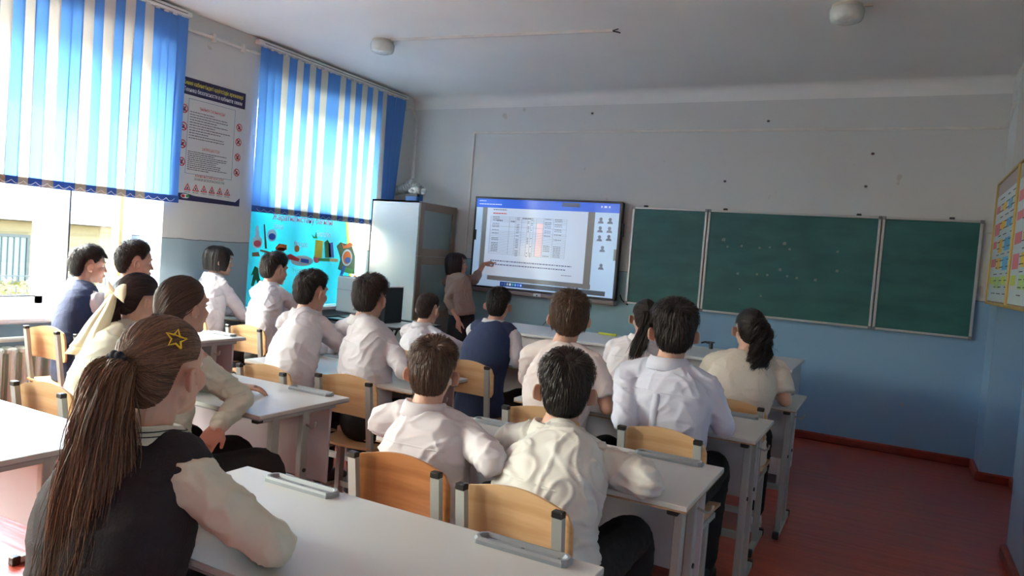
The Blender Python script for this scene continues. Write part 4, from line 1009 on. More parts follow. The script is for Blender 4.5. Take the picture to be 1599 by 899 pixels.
# ---- hair -----------------------------------------------------------
HC, HR = np.array((0, -.008, .03)), np.array((.074, .094, .086))
AZ_T = np.array([0, 25, 45, 58, 68, 76, 84, 95, 106, 118, 135, 155, 180]); 
EL_B = np.array([36, 35, 30, 16, 2, -6, 10, 14, 2, -30, -50, -56, -57.])      # boys
EL_G = np.array([44, 42, 34, 20, 8, 0, 6, 8, -10, -36, -50, -56, -56.])
def el_min(az, table): return np.interp(np.abs(az), AZ_T, table)
def scalp(az, el, off):
    """az 0 = face, +-180 = back (degrees); returns local point(s)"""
    a = np.radians(az); e = np.radians(el)
    ce = np.where(el < 0, np.maximum(np.cos(e), 0)**.55, np.cos(e)); se = np.sin(e)
    se = np.where((el < 0) & (np.cos(a) < .2), se*1.38, se)
    d = np.stack([np.sin(a)*ce, np.cos(a)*ce, se], -1)
    r = HR+np.asarray(off)[..., None]
    return HC+d*r
def thick(az, el):
    t = np.clip((np.asarray(el, float)-2)/50, 0, 1); t = t*t*(3-2*t); b = np.clip((np.abs(az)-115)/35, 0, 1)*np.clip((np.asarray(el, float)+45)/50, 0, 1)
    return np.maximum(.28+.72*t, (.28+.5*b))
def hair_shell(mb, table, th, top=None):
    nu, na = 14, 56; top = top or th
    def surf(inner):
        rings = []
        for i in range(nu+1):
            u = i/nu; ring = []
            for j in range(na):
                az = -180+360*j/na; e0 = float(el_min(az, table)); el = 89-(89-e0)*u
                off = -.006 if inner else (top+(th-top)*min(1, u*1.3))*(1-max(0, (u-.86)/.14)**1.5*.9)*thick(az, el)
                ring.append(scalp(np.array(az), np.array(el), np.array(off)))
            rings.append(ring)
        return rings
    a = surf(False); b = surf(True)
    return a+b[::-1]
def ribbons(paths, width, rng, jitter=.7):
    """paths (N,K,3) -> verts, faces, strand values"""
    N, K, _ = paths.shape
    T = np.gradient(paths, axis=1); T /= np.linalg.norm(T, axis=2, keepdims=True)+1e-9
    out = paths-HC; out[..., 2] *= .6; out /= np.linalg.norm(out, axis=2, keepdims=True)+1e-9
    S = np.cross(T, out); S /= np.linalg.norm(S, axis=2, keepdims=True)+1e-9
    U = np.cross(S, T)
    ph = rng.uniform(-jitter, jitter, (N, 1, 1)); S = S*np.cos(ph)+U*np.sin(ph)
    wv = width*rng.uniform(.6, 1.3, (N, 1, 1))*np.linspace(1, .25, K)[None, :, None]**.7
    V = np.stack([paths-S*wv/2, paths+S*wv/2], 2).reshape(-1, 3)
    base = (np.arange(N)*K*2)[:, None]+(np.arange(K-1)*2)[None, :]
    F = np.stack([base, base+1, base+3, base+2], -1).reshape(-1, 4)
    val = np.repeat(rng.uniform(0, 1, N)**1.6, K*2)
    return V, F, val
def mesh_from(name, parts, material, parent, H, R, s):
    V = np.concatenate([p[0] for p in parts]); o_ = 0; Fs = []; vals = []
    for v, f, x in parts:
        Fs += [tuple(int(i)+o_ for i in q) for q in f]; o_ += len(v); vals.append(x)
    V = H+s*(V@R.T)
    me = bpy.data.meshes.new(name); me.from_pydata(V.tolist(), [], Fs)
    at_ = me.attributes.new('strand', 'FLOAT', 'POINT'); at_.data.foreach_set('value', np.concatenate(vals).astype(np.float32))
    me.materials.append(material); me.polygons.foreach_set('use_smooth', [True]*len(me.polygons))
    o = bpy.data.objects.new(name, me); col.objects.link(o); o.parent = parent; return o
def shell_part(table, th, top, rng):
    rings = hair_shell(None, table, th, top); m = MB(); m.loft([[tuple(p) for p in r] for r in rings])
    v = np.array(m.v); 
    return v, m.f, np.full(len(v), .15)
def roots(N, table, rng, azr=(-180, 180)):
    az = rng.uniform(azr[0], azr[1], N*2); se = rng.uniform(-1, 1, N*2); el = np.degrees(np.arcsin(se))
    k = el > el_min(az, table)+1; return az[k][:N], el[k][:N]
def snoise(p, seed):
    r = np.random.RandomState(seed); o = np.zeros(p.shape[:-1]+(3,))
    for k in range(4):
        f = r.uniform(20, 70, 3); ph = r.uniform(0, 6.28, 3); d = r.uniform(-1, 1, (3, 3))
        o += np.sin((p*f).sum(-1)+ph[0])[..., None]*d[0]
    return o/3
def flow_short(N, table, rng, L, lift, fade=True, seed=0, whorl=(170, 58), fringe=0.0):
    az, el = roots(N, table, rng); K = 6
    P0 = scalp(az, el, np.zeros(len(az))); D = (P0-HC)/HR; D /= np.linalg.norm(D, axis=1, keepdims=True)
    wa, we = math.radians(whorl[0]), math.radians(whorl[1]); Wd = np.array((math.sin(wa)*math.cos(we), math.cos(wa)*math.cos(we), math.sin(we)))
    t = D-Wd; t -= D*(t*D).sum(1, keepdims=True); dist = np.linalg.norm(D-Wd, axis=1, keepdims=True); t /= np.linalg.norm(t, axis=1, keepdims=True)+1e-6
    sw = np.cross(D, t); t = t+sw*.6*np.exp(-dist*2.2)
    t += np.array((0, 0, -.35))*(D[:, 2:3] < .3)
    cl = snoise(np.round(P0*90)/90, seed)*.55; t += cl; t -= D*(t*D).sum(1, keepdims=True); t /= np.linalg.norm(t, axis=1, keepdims=True)+1e-6
    hfac = np.clip((el-el_min(az, table))/55, .12, 1) if fade else np.ones(len(az))
    Ls = L*hfac*rng.uniform(.75, 1.2, len(az)); lf = lift*hfac**.5*rng.uniform(.6, 1.2, len(az))*thick(az, el)
    pts = []; d = D.copy()
    for k in range(K):
        u = k/(K-1)
        dk = D+t*(Ls*u/.085)[:, None]; dk /= np.linalg.norm(dk, axis=1, keepdims=True)
        off = .002+lf*np.sin(min(1, u*1.5)*math.pi/2)*(1-.25*max(0, u-.6)/.4)
        e = np.where(dk[:, 2:3] < -.2, 1.0, 1.0)
        p = HC+dk*(HR+off[:, None])
        # lower nape follows the straightened scalp
        el_k = np.degrees(np.arcsin(np.clip(dk[:, 2], -1, 1))); az_k = np.degrees(np.arctan2(dk[:, 0], dk[:, 1]))
        p = scalp(az_k, el_k, off); pts.append(p)
    return np.stack(pts, 1)
def slerp_scalp(az0, el0, az1, el1, K, off0, off1, mid):
    a0, e0 = np.radians(az0), np.radians(el0); A = np.stack([np.sin(a0)*np.cos(e0), np.cos(a0)*np.cos(e0), np.sin(e0)], -1)
    a1, e1 = np.radians(az1), np.radians(el1); B = np.stack([np.sin(a1)*np.cos(e1), np.cos(a1)*np.cos(e1), np.sin(e1)], -1); B = np.broadcast_to(B, A.shape)
    om = np.arccos(np.clip((A*B).sum(-1), -1, .9999))[:, None]; out = []
    for k in range(K):
        u = k/(K-1); d = (np.sin((1-u)*om)*A+np.sin(u*om)*B)/np.sin(om)
        az = np.degrees(np.arctan2(d[:, 0], d[:, 1])); el = np.degrees(np.arcsin(np.clip(d[:, 2], -1, 1)))
        off = off0+(off1-off0)*u+mid*math.sin(math.pi*u); out.append(scalp(az, el, off))
    return np.stack(out, 1)
def pulled_back(N, table, rng, tie=(180, 5), vol=.012, seed=0):
    az, el = roots(int(N*.7), table, rng); az2 = rng.uniform(-180, 180, int(N*.3)); el2 = el_min(az2, table)+rng.uniform(0, 6, len(az2))
    az = np.concatenate([az, az2]); el = np.concatenate([el, el2])
    ta = np.array(tie[0]+rng.normal(0, 4, len(az))); te = np.array(tie[1]+rng.normal(0, 5, len(az)))
    a1, e1 = np.radians(ta), np.radians(te); B = np.stack([np.sin(a1)*np.cos(e1), np.cos(a1)*np.cos(e1), np.sin(e1)], -1)
    a0, e0 = np.radians(az), np.radians(el); A = np.stack([np.sin(a0)*np.cos(e0), np.cos(a0)*np.cos(e0), np.sin(e0)], -1)
    om = np.arccos(np.clip((A*B).sum(-1), -1, .9995))[:, None]; out = []; K = 10
    rv = rng.uniform(.35, 1.0, len(az)); bump_ = snoise(A*.1*1.6, seed)[:, 0]*.004
    for k in range(K):
        u = k/(K-1); d = (np.sin((1-u)*om)*A+np.sin(u*om)*B)/np.sin(om)
        aa = np.degrees(np.arctan2(d[:, 0], d[:, 1])); ee = np.degrees(np.arcsin(np.clip(d[:, 2], -1, 1)))
        off = .003+vol*rv*math.sin(math.pi*min(1, u*1.25+.12)/2)+bump_*math.sin(math.pi*u)+.010*max(0, u-.8)*5*.5
        out.append(scalp(aa, ee, off))
    return np.stack(out, 1)
def tail(N, rng, curve, radf, drift=.006, K=14, wave=0.0, wfreq=3, seed=0, clump=0.5, endspread=.12):
    """curve: local points; radf: radius along"""
    C_ = np.array(crom(curve, 8)); tt = np.linspace(0, 1, len(C_))
    nC = 40; uu = np.linspace(0, 1, nC)
    ga = rng.uniform(0, 6.283, nC); gr = np.sqrt(rng.uniform(0, 1, nC)); ph = rng.uniform(0, 6.28, nC)
    ci = rng.randint(0, nC, N); a = ga[ci]+rng.normal(0, .5, N)*clump; r = np.clip(gr[ci]+rng.normal(0, .16, N), 0, 1.08); php = ph[ci]+rng.normal(0, .3, N)
    Lf = 1-rng.uniform(0, 1, N)**2*endspread*2.5
    out = []; dr = rng.normal(0, 1, (N, 3))*drift; fly = (rng.uniform(0, 1, (N, 1)) < .03)*2.5+1; fr_q = rng.uniform(1, 3, N)
    for k in range(K):
        u = k/(K-1); t = u*Lf
        c = np.stack([np.interp(t, tt, C_[:, i]) for i in range(3)], -1)
        rad = np.interp(t, np.linspace(0, 1, len(radf)), radf)
        da, db = np.cos(a)*r*rad, np.sin(a)*r*rad
        wv = wave*np.sin(php+wfreq*6.283*t)*min(1, u*3); wv2 = wave*np.cos(php+wfreq*6.283*t)*min(1, u*3)
        T = (C_[-1]-C_[0]); 
        out.append(c+np.stack([da+wv, db+wv2, np.zeros(N)], -1)+rng.normal(0, .0008, (N, 3))*u+dr*fly*(u**1.5)+dr*.5*np.sin(fr_q*u*6.28)[:, None])
    return np.stack(out, 1)
def bob(N, rng, zend, table, seed=0, vol=.018, part=15, back_len=None, face=42):
    az = rng.uniform(-180, 180, N); ok = np.abs(az) > face; az = az[ok]; n = len(az); K = 12; out = []
    el0 = rng.uniform(20, 86, n)**1.0; el0 = np.where(rng.uniform(0, 1, n) < .6, rng.uniform(60, 88, n), el0)
    elb = -8.0; ze = zend+rng.normal(0, .006, n)+(np.abs(az) < 90)*(0.01); rv = rng.uniform(.55, 1, n); sgn = np.sign(az)
    for k in range(K):
        u = k/(K-1)
        if u < .6:
            e = el0+(elb-el0)*(u/.6); out.append(scalp(az+0*e, e, .004+vol*rv*math.sin(math.pi/2*min(1, u/.4))))
            last = out[-1]
        else:
            v = (u-.6)/.4; p = last.copy(); p[:, 2] = last[:, 2]+(ze-last[:, 2])*v
            inw = 1-.16*v**2; p[:, 0] *= inw; p[:, 1] = HC[1]+(p[:, 1]-HC[1])*inw
            out.append(p)
    return np.stack(out, 1)
def bangs(N, rng, z=.035, spread=48, vol=.016):
    az = rng.uniform(-spread, spread, N); K = 7; out = []; e0 = rng.uniform(55, 80, N); e1 = rng.uniform(16, 26, N)
    for k in range(K):
        u = k/(K-1); out.append(scalp(az*(1+.1*u), e0+(e1-e0)*u, .004+vol*math.sin(math.pi/2*min(1, u*2))*rng.uniform(.8, 1, N)))
    return np.stack(out, 1)

def make_hair(kind, material, parent, H, R, s, seed, **k):
    rng = np.random.RandomState(seed); P = []
    if kind == 'short':
        th = k.get('th', .016); N = k.get('n', 5200); tb = k.get('table', EL_B)
        P.append(shell_part(tb, th*.25, th*.8, rng))
        P.append(ribbons(flow_short(N, tb, rng, k.get('L', .045), th*1.35, seed=seed, whorl=k.get('whorl', (170, 58))), .0024, rng))
        if k.get('bowl'): P.append(ribbons(bob(3200, rng, -.045, EL_B, vol=.020), .0026, rng)); P.append(ribbons(bangs(600, rng), .0024, rng))
        if k.get('fringe'): P.append(ribbons(bangs(700, rng, vol=.018), .0024, rng))
        return [mesh_from('hair', P, material, parent, H, R, s)]
    if kind == 'bob':
        P.append(shell_part(EL_G, .012, .014, rng)); P.append(ribbons(bob(k.get('n', 6500), rng, k.get('z', -.115), EL_G, vol=k.get('vol', .020), face=k.get('face', 42)), .0028, rng))
        P.append(ribbons(bangs(900, rng), .0024, rng)); return [mesh_from('hair', P, material, parent, H, R, s)]
    if kind in ('pony', 'half'):
        tie = k.get('tie', (180, 5)); P.append(shell_part(EL_G, .006, .008, rng)); P.append(ribbons(pulled_back(k.get('n', 6500), EL_G, rng, tie, k.get('vol', .013), seed), k.get('w', .0024), rng))
        o1 = mesh_from('hair', P, material, parent, H, R, s)
        Q = [ribbons(tail(k.get('tn', 3500), rng, k['curve'], k['rad'], drift=k.get('drift', .006), wave=k.get('wave', 0.003), wfreq=k.get('wf', 2), clump=k.get('clump', .5), K=k.get('K', 14), endspread=k.get('es', .12)), k.get('tw', .0026), rng, 1.4)]
        cm = MB(); cc = crom(k['curve'], 6); rr0 = resample_r(k['rad'], len(cc)); cut = len(cc)//5; cc = cc[cut:-2]; rr0 = rr0[cut:-2]; cm.tube(cc, [x*.5 for x in rr0], 12, round_ends=True); v = np.array(cm.v); Q.append((v, cm.f, np.full(len(v), .1)))
        o2 = mesh_from('ponytail', Q, material, parent, H, R, s)
        return [o1, o2]

# ---- one person -------------------------------------------------------
COUNT = [0]
def person(label, px, ytop, Y, s=1.0, hyaw=0.0, tyaw=0.0, hips=None, elbows=(None, None), hands=(None, None), top='shirt', top_m=SHIRT,
           hair=('short', H_BLACK, {}), hpitch=-.08, hroll=0.0, vest=None, lower='trousers', shoe=SHOE_D, sw=1.0, vox=.0046, sleeve='long', collar=True, wr=.006,
           pleat=False, skin=SKIN, hflip=None, standing=False, hand_opts=None, seat_z=.44, ins=.015, neckdz=0.008, cw=1.0, puff=0.0, feet_dx=0.0, fb=-.02, loose=False, sole=None, girth=1.0, hair_top=.022, curve_w=None):
    COUNT[0] += 1; seed = COUNT[0]*7
    topp = at(px, ytop, 1, Y)
    R = head_matrix(hyaw, hpitch, hroll)
    H = np.array((topp[0], topp[1], topp[2]-(.116+hair_top)*s))
    f = np.array((-math.sin(tyaw), math.cos(tyaw), 0)); r = np.array((math.cos(tyaw), math.sin(tyaw), 0)); up = np.array((0, 0, 1.))
    hips = np.array(hips, float)
    NB = H-up*(.128+neckdz)*s-f*.045*s
    root = empty('person', (hips[0], hips[1], 0)); tag(root, label, 'person', None)
    inv = root.location.copy()
    def place(o): o.location = (-inv[0], -inv[1], 0); return o
    if vest and cw == 1.0: cw = 1.35
    L = np.linalg.norm(NB-hips)
    ctl = hips+up*L*.55-f*.035
    SP = bez(hips-up*.05, ctl, NB, 12)
    # girth profile along the torso
    tw = np.array([.165, .165, .155, .146, .145, .152, .162, .168, .166, .150, .112, .066])*s*sw*girth; td = np.array([.115, .118, .112, .105, .104, .108, .112, .112, .106, .094, .076, .058])*s*girth
    def torso(mb, g=0.0, upto=12, frm=0):
        rings = []
        for i in range(frm, upto):
            t = SP[min(i+1, 11)]-SP[max(i-1, 0)]; t = unit(t); ff = unit(np.cross(t, r)*1.0); ff = unit(f-t*np.dot(f, t)); rr = np.cross(ff, t)
            c = SP[i]; a, b = tw[i]+g, td[i]+g; ring = []
            for k in range(28):
                q = 6.28319*k/28; cq, sq_ = math.cos(q), math.sin(q); e = .82
                ring.append(tuple(c+rr*a*math.copysign(abs(cq)**e, cq)+ff*b*math.copysign(abs(sq_)**e, sq_)))
            rings.append(ring)
        mb.loft(rings)
    sh = [NB-up*.062*s+r*q*.168*s*sw+f*.0 for q in (-1, 1)]
    els, wrs = [], []
    for i, q in enumerate((-1, 1)):
        E_ = elbows[i]
        if E_ is None: E_ = sh[i]+f*.17*s+r*q*.07*s; E_ = np.array((E_[0], E_[1], .805))
        elif len(E_) == 2: E_ = at(E_[0], E_[1], 2, .805)
        else: E_ = np.array(E_, float)
        dv = E_-sh[i]; dl = np.linalg.norm(dv); mxl = .32*s
        if dl > mxl: E_ = sh[i]+dv/dl*mxl
        W_ = hands[i]
        if W_ is None: W_ = E_+f*.17*s-r*q*.15*s; W_ = np.array((W_[0], W_[1], .795))
        else: W_ = np.array(W_, float)
        dv = W_-E_; dl = np.linalg.norm(dv)
        if dl > .25*s: W_ = E_+dv/dl*.25*s
        els.append(E_); wrs.append(W_)
    # continuous body
    b = MB(); head_prims(b, H, R, s)
    neckpts = [H+R@np.array((0, -.020, -.01))*s, H+R@np.array((0, -.024, -.07))*s, NB+up*.015, NB-up*.05]
    b.tube(crom(neckpts, 4), resample_r([.058*s, .053*s, .054*s, .07*s], 13), 18)
    torso(b, -ins-.006, 12)
    for i, q in enumerate((-1, 1)):
        add_limb(b, [sh[i]-r*q*.03, sh[i]*.5+els[i]*.5, els[i]], [.040*s, .037*s, .034*s]); fz = .033*s
        add_limb(b, [els[i], els[i]*.5+wrs[i]*.5, wrs[i]], [.036*s, .031*s, .024*s])
        d = wrs[i]-els[i]; opts = (hand_opts or {}).get(i, {})
        hd = opts.get('dir', unit(d)); nn = opts.get('n', up)
        hand(b, wrs[i], np.array(hd, float), np.array(nn, float), q*opts.get('flip', 1)*(-1), s*.95, opts.get('curl', .35), opts.get('point', False))
    # legs
    kn, an = [], []
    for i, q in enumerate((-1, 1)):
        h0 = hips+r*q*.085*s
        if standing:
            K_ = np.array((h0[0]+f[0]*.02, h0[1]+f[1]*.02, .47*s)); A_ = np.array((h0[0], h0[1], .09))
        else:
            K_ = h0+f*.40*s+r*q*.04; K_[2] = seat_z+.075*s; A_ = K_-f*fb+r*q*.01+r*feet_dx; A_[2] = .09
        kn.append(K_); an.append(A_)
        add_limb(b, [h0, h0*.5+K_*.5, K_, K_*.5+A_*.5, A_], [.062*s, .055*s, .044*s, .040*s, .032*s])
    bo = place(voxel(b, 'body', skin, root, vox, 3, .45)); 
    # eyes, brows, lips
    eyes_ok = True
    e = MB(); ir = MB(); br = MB(); lp = MB()
    for q in (-1, 1):
        e.ell(H+s*(R@np.array((q*.030, .0685, .010))), [.0125*s, .0105*s, .0080*s], 16, 10, R); ir.ell(H+s*(R@np.array((q*.030, .0775, .010))), [.0052*s, .0028*s, .0052*s], 12, 6, R)
        br.tube([H+s*(R@np.array(p)) for p in ((q*.012, .087, .030), (q*.030, .086, .036), (q*.050, .071, .031))], [.0026*s, .0034*s, .0018*s], 6)
    lp.ell(H+s*(R@np.array((0, .0915, -.054))), [.017*s, .0055*s, .0042*s], 14, 6, R); lp.ell(H+s*(R@np.array((0, .0905, -.0625))), [.015*s, .006*s, .005*s], 14, 6, R)
    hm = hair[1]
    eo = place(e.build('eyes', EYEW, root, smooth=True)); place(ir.build('irises', IRIS, root, smooth=True)); place(br.build('eyebrows', H_DBR, root, smooth=True)); place(lp.build('lips', LIP, root, smooth=True))
    for o in make_hair(hair[0], hm, root, H, R, s, seed, **hair[2]): place(o)
    # upper garment
    g = MB(); torso(g, -.005 if vest else 0.0, 12, 0 if (loose or standing) else 2)
    for i, q in enumerate((-1, 1)):
        g.tube(crom([NB-up*.012*s, NB*.5+sh[i]*.5+up*.008*s, sh[i]], 3), resample_r([.050*s, .052*s, .058*s], 7), 14, round_ends=True)
        if sleeve == 'none': continue
        sr = .057*s*girth
        if puff: g.ell(sh[i]*.72+els[i]*.28+r*q*.028, (.082*s, .082*s, .095*s), 20, 12)
        if sleeve == 'long':
            add_limb(g, [sh[i], sh[i]*.5+els[i]*.5, els[i]], [sr, .051*s*girth, .046*s]); add_limb(g, [els[i], els[i]*.5+wrs[i]*.5, wrs[i]*.93+els[i]*.07], [.046*s, .042*s, .034*s])
        elif sleeve == 'three':
            add_limb(g, [sh[i], sh[i]*.5+els[i]*.5, els[i]], [sr, .060*s, .053*s]); add_limb(g, [els[i], els[i]*.65+wrs[i]*.35], [.053*s, .047*s])
        else:
            m_ = sh[i]*.22+els[i]*.78; g.tube([sh[i], sh[i]*.5+els[i]*.5, m_], [sr, .063*s, .060*s], 16, round_ends=False)
    plt = None
    so_ = place(voxel(g, {'shirt': 'shirt', 'tee': 't_shirt', 'blouse': 'blouse', 'blazer': 'blazer', 'sweater': 'sweater'}[top], top_m, root, .0075, 5, .5, wr*(.55 if vest else 1), seed, plt))
    if not vest and top in ('shirt', 'blazer') and not standing:
        from mathutils.bvhtree import BVHTree
        bv = BVHTree.FromPolygons([v.co for v in so_.data.vertices], [p.vertices[:] for p in so_.data.polygons])
        def drape(nm, pts, wd, rais):
            m_ = MB(); rows = []
            for lx, z, (ox, oz) in pts:
                row = []
                for sgn in (-1, -.7, .7, 1):
                    o_ = NB+r*(lx+ox*sgn*wd)*s+up*(z+oz*sgn*wd)*s-f*.5
                    hit = bv.ray_cast(Vector(o_), Vector(f))
                    if hit[0] is None: row = None; break
                    row.append(tuple(np.array(hit[0])-f*(rais if abs(sgn) < 1 else -.002)))
                if row: rows.append(row)
            if len(rows) > 1: m_.loft(rows, caps=False, closed=False); place(m_.build(nm, top_m, root, smooth=True))
        drape('yoke_seam', [(lx, -.085-.25*lx*lx, (0, 1)) for lx in np.linspace(-.15, .15, 15)], .0035, .0012)
        if pleat: drape('back_pleat', [(0, z, (1, 0)) for z in np.linspace(-.09, -.42, 16)], .015, .0075)
    if sleeve == 'long':
        for i in (0, 1):
            c = MB(); d = unit(wrs[i]-els[i]); c0 = wrs[i]-d*.045*s; c.tube([c0, c0+d*.02*s, c0+d*.045*s], [.039*s, .0385*s, .037*s], 18); place(c.build('cuff', top_m, root, smooth=True))
    if collar:
        c = MB(); rings = []; n = 36; nk = unit(neckpts[1]-NB)*.0+up; tilt = f
        for prof_ in range(7):
            pr = [(.062, .006), (.064, .036), (.067, .048), (.073, .048), (.082, .030), (.091, .002), (.084, -.006)][prof_]
            ring = []
            for k in range(n):
                a = 6.28319*(k+.5)/n; cr_, sr_ = math.cos(a), math.sin(a); front = max(0, sr_)
                rr = (pr[0] if prof_ < 3 else .067+(pr[0]-.067)*cw)*s; z = (pr[1] if prof_ < 4 else .048+(pr[1]-.048)*(1+(cw-1)*.55))*s-front*.022*s*(1 if prof_ < 4 else 1.2)
                ring.append(tuple(NB+r*cr_*rr*1.02+f*(sr_*rr*1.0-.002)+up*(z-.004)))
            rings.append(ring)
        c.loft(rings, caps=False); co = c.build('collar', top_m, root, smooth=True); evaluated(co, [('SOLIDIFY', dict(thickness=.003, offset=0))]); co.data.polygons.foreach_set('use_smooth', [True]*len(co.data.polygons)); place(co)
    if vest:
        v = MB(); tw0 = tw.copy(); torso(v, .016, 12); tw[:] = tw0
        for i, q in enumerate((-1, 1)): v.tube(crom([NB-up*.030*s+r*q*.05*s, NB*.30+sh[i]*.70+up*.004*s], 4), resample_r([.066*s, .074*s], 5), 14, round_ends=True)
        place(voxel(v, 'vest', vest, root, .0075, 4, .5, min(wr, .008)*.35, seed+3))
    # lower garment
    lo = MB(); lo.ell(hips+up*(-.01 if standing or loose else .035), (.165*s*girth*(.84 if standing else 1 if loose else 1.03), .125*s*girth*(.84 if standing else 1 if loose else 1.05), .105*s if standing or loose else .14*s), 24, 14, np.array([r, f, up]).T)
    if lower == 'skirt' and standing:
        rings = []
        for z, a, b_ in ((hips[2]+.06, .150, .11), (hips[2]-.08, .175, .13), (hips[2]-.25, .18, .14), (.42, .185, .15)):
            rings.append([tuple(np.array((hips[0], hips[1], z))+r*a*s*math.cos(q)+f*b_*s*math.sin(q)) for q in [6.283*k/28 for k in range(28)]])
        lo.loft(rings)
    else:
        for i in (0, 1):
            h0 = hips+r*(-1, 1)[i]*.08*s
            add_limb(lo, [h0, h0*.5+kn[i]*.5, kn[i], kn[i]*.5+an[i]*.5, an[i]+up*.02], [.090*s, .083*s, .066*s, .060*s, .052*s])
    place(voxel(lo, 'trousers' if lower == 'trousers' else 'skirt', TROUS, root, .009, 5, .5, .003, seed+5))
    for i in (0, 1):
        A_ = an[i]; c = MB(); c.tube(crom([A_-f*.05+up*-.035, A_-up*.03, A_+f*.08-up*.045, A_+f*.15-up*.058], 4), resample_r([.036*s, .044*s, .042*s, .030*s], 13), 16, round_ends=True)
        so2 = place(c.build('shoe', shoe, root, smooth=True)); 
        for vtx in so2.data.vertices: vtx.co.z = max(vtx.co.z, .012)
        sl_ = MB(); rr = []
        for z in (0, .02): rr.append([tuple(np.array((A_[0], A_[1], z))+r*w_*s+f*d_*s) for w_, d_ in ((-.03, -.085), (.03, -.085), (.04, -.03), (.046, .08), (.035, .15), (0, .175), (-.035, .15), (-.046, .08), (-.04, -.03))])
        sl_.loft(rr); lo2 = sl_.build('sole', SOLE if (shoe is SHOE_W or sole) else SHOE_D, root); place(lo2)
    return dict(root=root, H=H, R=R, s=s, NB=NB, sh=sh, els=els, wrs=wrs, r=r, f=f, up=up, place=place)

def hp(D, p): return D['H']+D['s']*(D['R']@np.array(p, float))
d2r = math.radians
# 1. the girl in the foreground
G = person('girl with long brown ponytail, yellow star clip and black vest in the foreground', 262, 483, 1.12, 1.02, d2r(8), d2r(2), (-1.45, .99, .52),
       elbows=((-1.66, 1.16, .81), at(425, 850, 2, .82)), hands=((-1.50, 1.26, .79), (-1.34, 1.27, .795)), top='blouse', top_m=SHIRT_C, vest=BLACKC, lower='skirt', puff=0, wr=.014,
       hair=('pony', H_GIRL, dict(n=15000, w=.0016, tie=(180, 2), vol=.010, curve=[(.0, -.100, .03), (.0, -.142, .025), (.006, -.160, -.07), (.012, -.165, -.22), (.012, -.175, -.40), (.0, -.195, -.62)],
             rad=[.016, .034, .048, .066, .084, .080], tn=12000, tw=.0018, wave=.010, wf=1.6, K=22, es=.2, clump=.8, drift=.006)), hpitch=.0, vox=.0038, neckdz=.022, cw=2.0)
def scrunchie(D, p, axis, rad, thick, m, name='hair_tie', label=None):
    c = MB(); a = unit(D['R']@np.array(axis, float)); ref = unit(np.cross(a, (0, 0, 1.))) ; bb_ = np.cross(a, ref); P = hp(D, p); s = D['s']
    pts = [P+(ref*math.cos(q)+bb_*math.sin(q))*rad*s*(1+.06*math.sin(q*9)) for q in np.linspace(0, 6.2832, 40)]
    c.tube(pts, [thick*s*(1+.15*math.sin(k*1.7)) for k in range(40)], 10); o = c.build(name, m, D['root'], smooth=True); D['place'](o)
    if label: o['label'] = label
    return o
scrunchie(G, (-.002, -.128, .026), (0, -1, -.12), .022, .009, mat('navy_scrunchie', (28, 34, 54), .8), label='dark navy hair tie')
# star clip on the right side of the head
az, el = 112., 31.; P0 = scalp(np.array(az), np.array(el), np.array(.0155)); nn = unit((P0-HC)/HR**2); ax_ = unit(np.cross(nn, (0, 0, 1.))); ay_ = np.cross(ax_, nn)*-1
st = MB(); ro, ri = .019, .0085; ptsl = []
for k in range(11):
    a = math.pi/2+k*math.pi/5+.25; q = ro if k % 2 == 0 else ri; ptsl.append(hp(G, P0+(ax_*math.cos(a)+ay_*math.sin(a))*q*1.25))
st.tube(ptsl, .0022, 8); st.tube([hp(G, P0+ax_*-.024), hp(G, P0+ax_*-.010-ay_*.004), hp(G, P0-ay_*.010)], .0015, 6)
o = G['place'](st.build('hair_clip', mat('yellow_enamel', (232, 200, 40), .3), G['root'], smooth=False)); o['label'] = 'yellow star shaped hair clip'
# black piping lines on her collar
for j, (rad, z) in enumerate(((.086, .0395), (.092, .0305), (.114, -.018))):
    c = MB(); pts_ = []
    for k in range(60):
        a = 2.0+5.4*k/59; wv = .0035*math.sin(k*1.5) if j == 2 else 0
        s = G['s']; fr0 = max(0, math.sin(a)); pts_.append(G['NB']+G['r']*math.cos(a)*(rad+.0025)*s*1.02+G['f']*(math.sin(a)*(rad+.0025)*s)+np.array((0, 0, (z-fr0*.024)*s+wv-.002)))
    c.tube(pts_, .0014, 6); G['place'](c.build('collar_piping', BLACKC, G['root'], smooth=True))

# 2. right side, second row
A = person('boy with brown hair in white shirt behind the orange brown chair', 680, 527, 2.24, .98, d2r(22), d2r(10), (-1.385, 2.13, .50), elbows=(None, (770, 722)), hands=(None, (-1.38, 2.47, .80)), top_m=SHIRT, hair=('short', H_BR, dict(th=0.0243, L=.05, n=8000)), wr=0.0076, hpitch=-.12, loose=True)
B = person('boy with black hair in white shirt in the centre right foreground', 888, 547, 2.36, 1.06, d2r(22), d2r(-4), (-.90, 2.09, .50), elbows=((-1.20, 2.36, .81), at(1012, 752, 2, .815)), hands=((-.98, 2.55, .80), (-.80, 2.52, .795)), top_m=SHIRT_W, hair=('short', H_BLACK, dict(th=0.0243, L=.05, n=8000)), wr=0.0093, girth=1.06, loose=True)
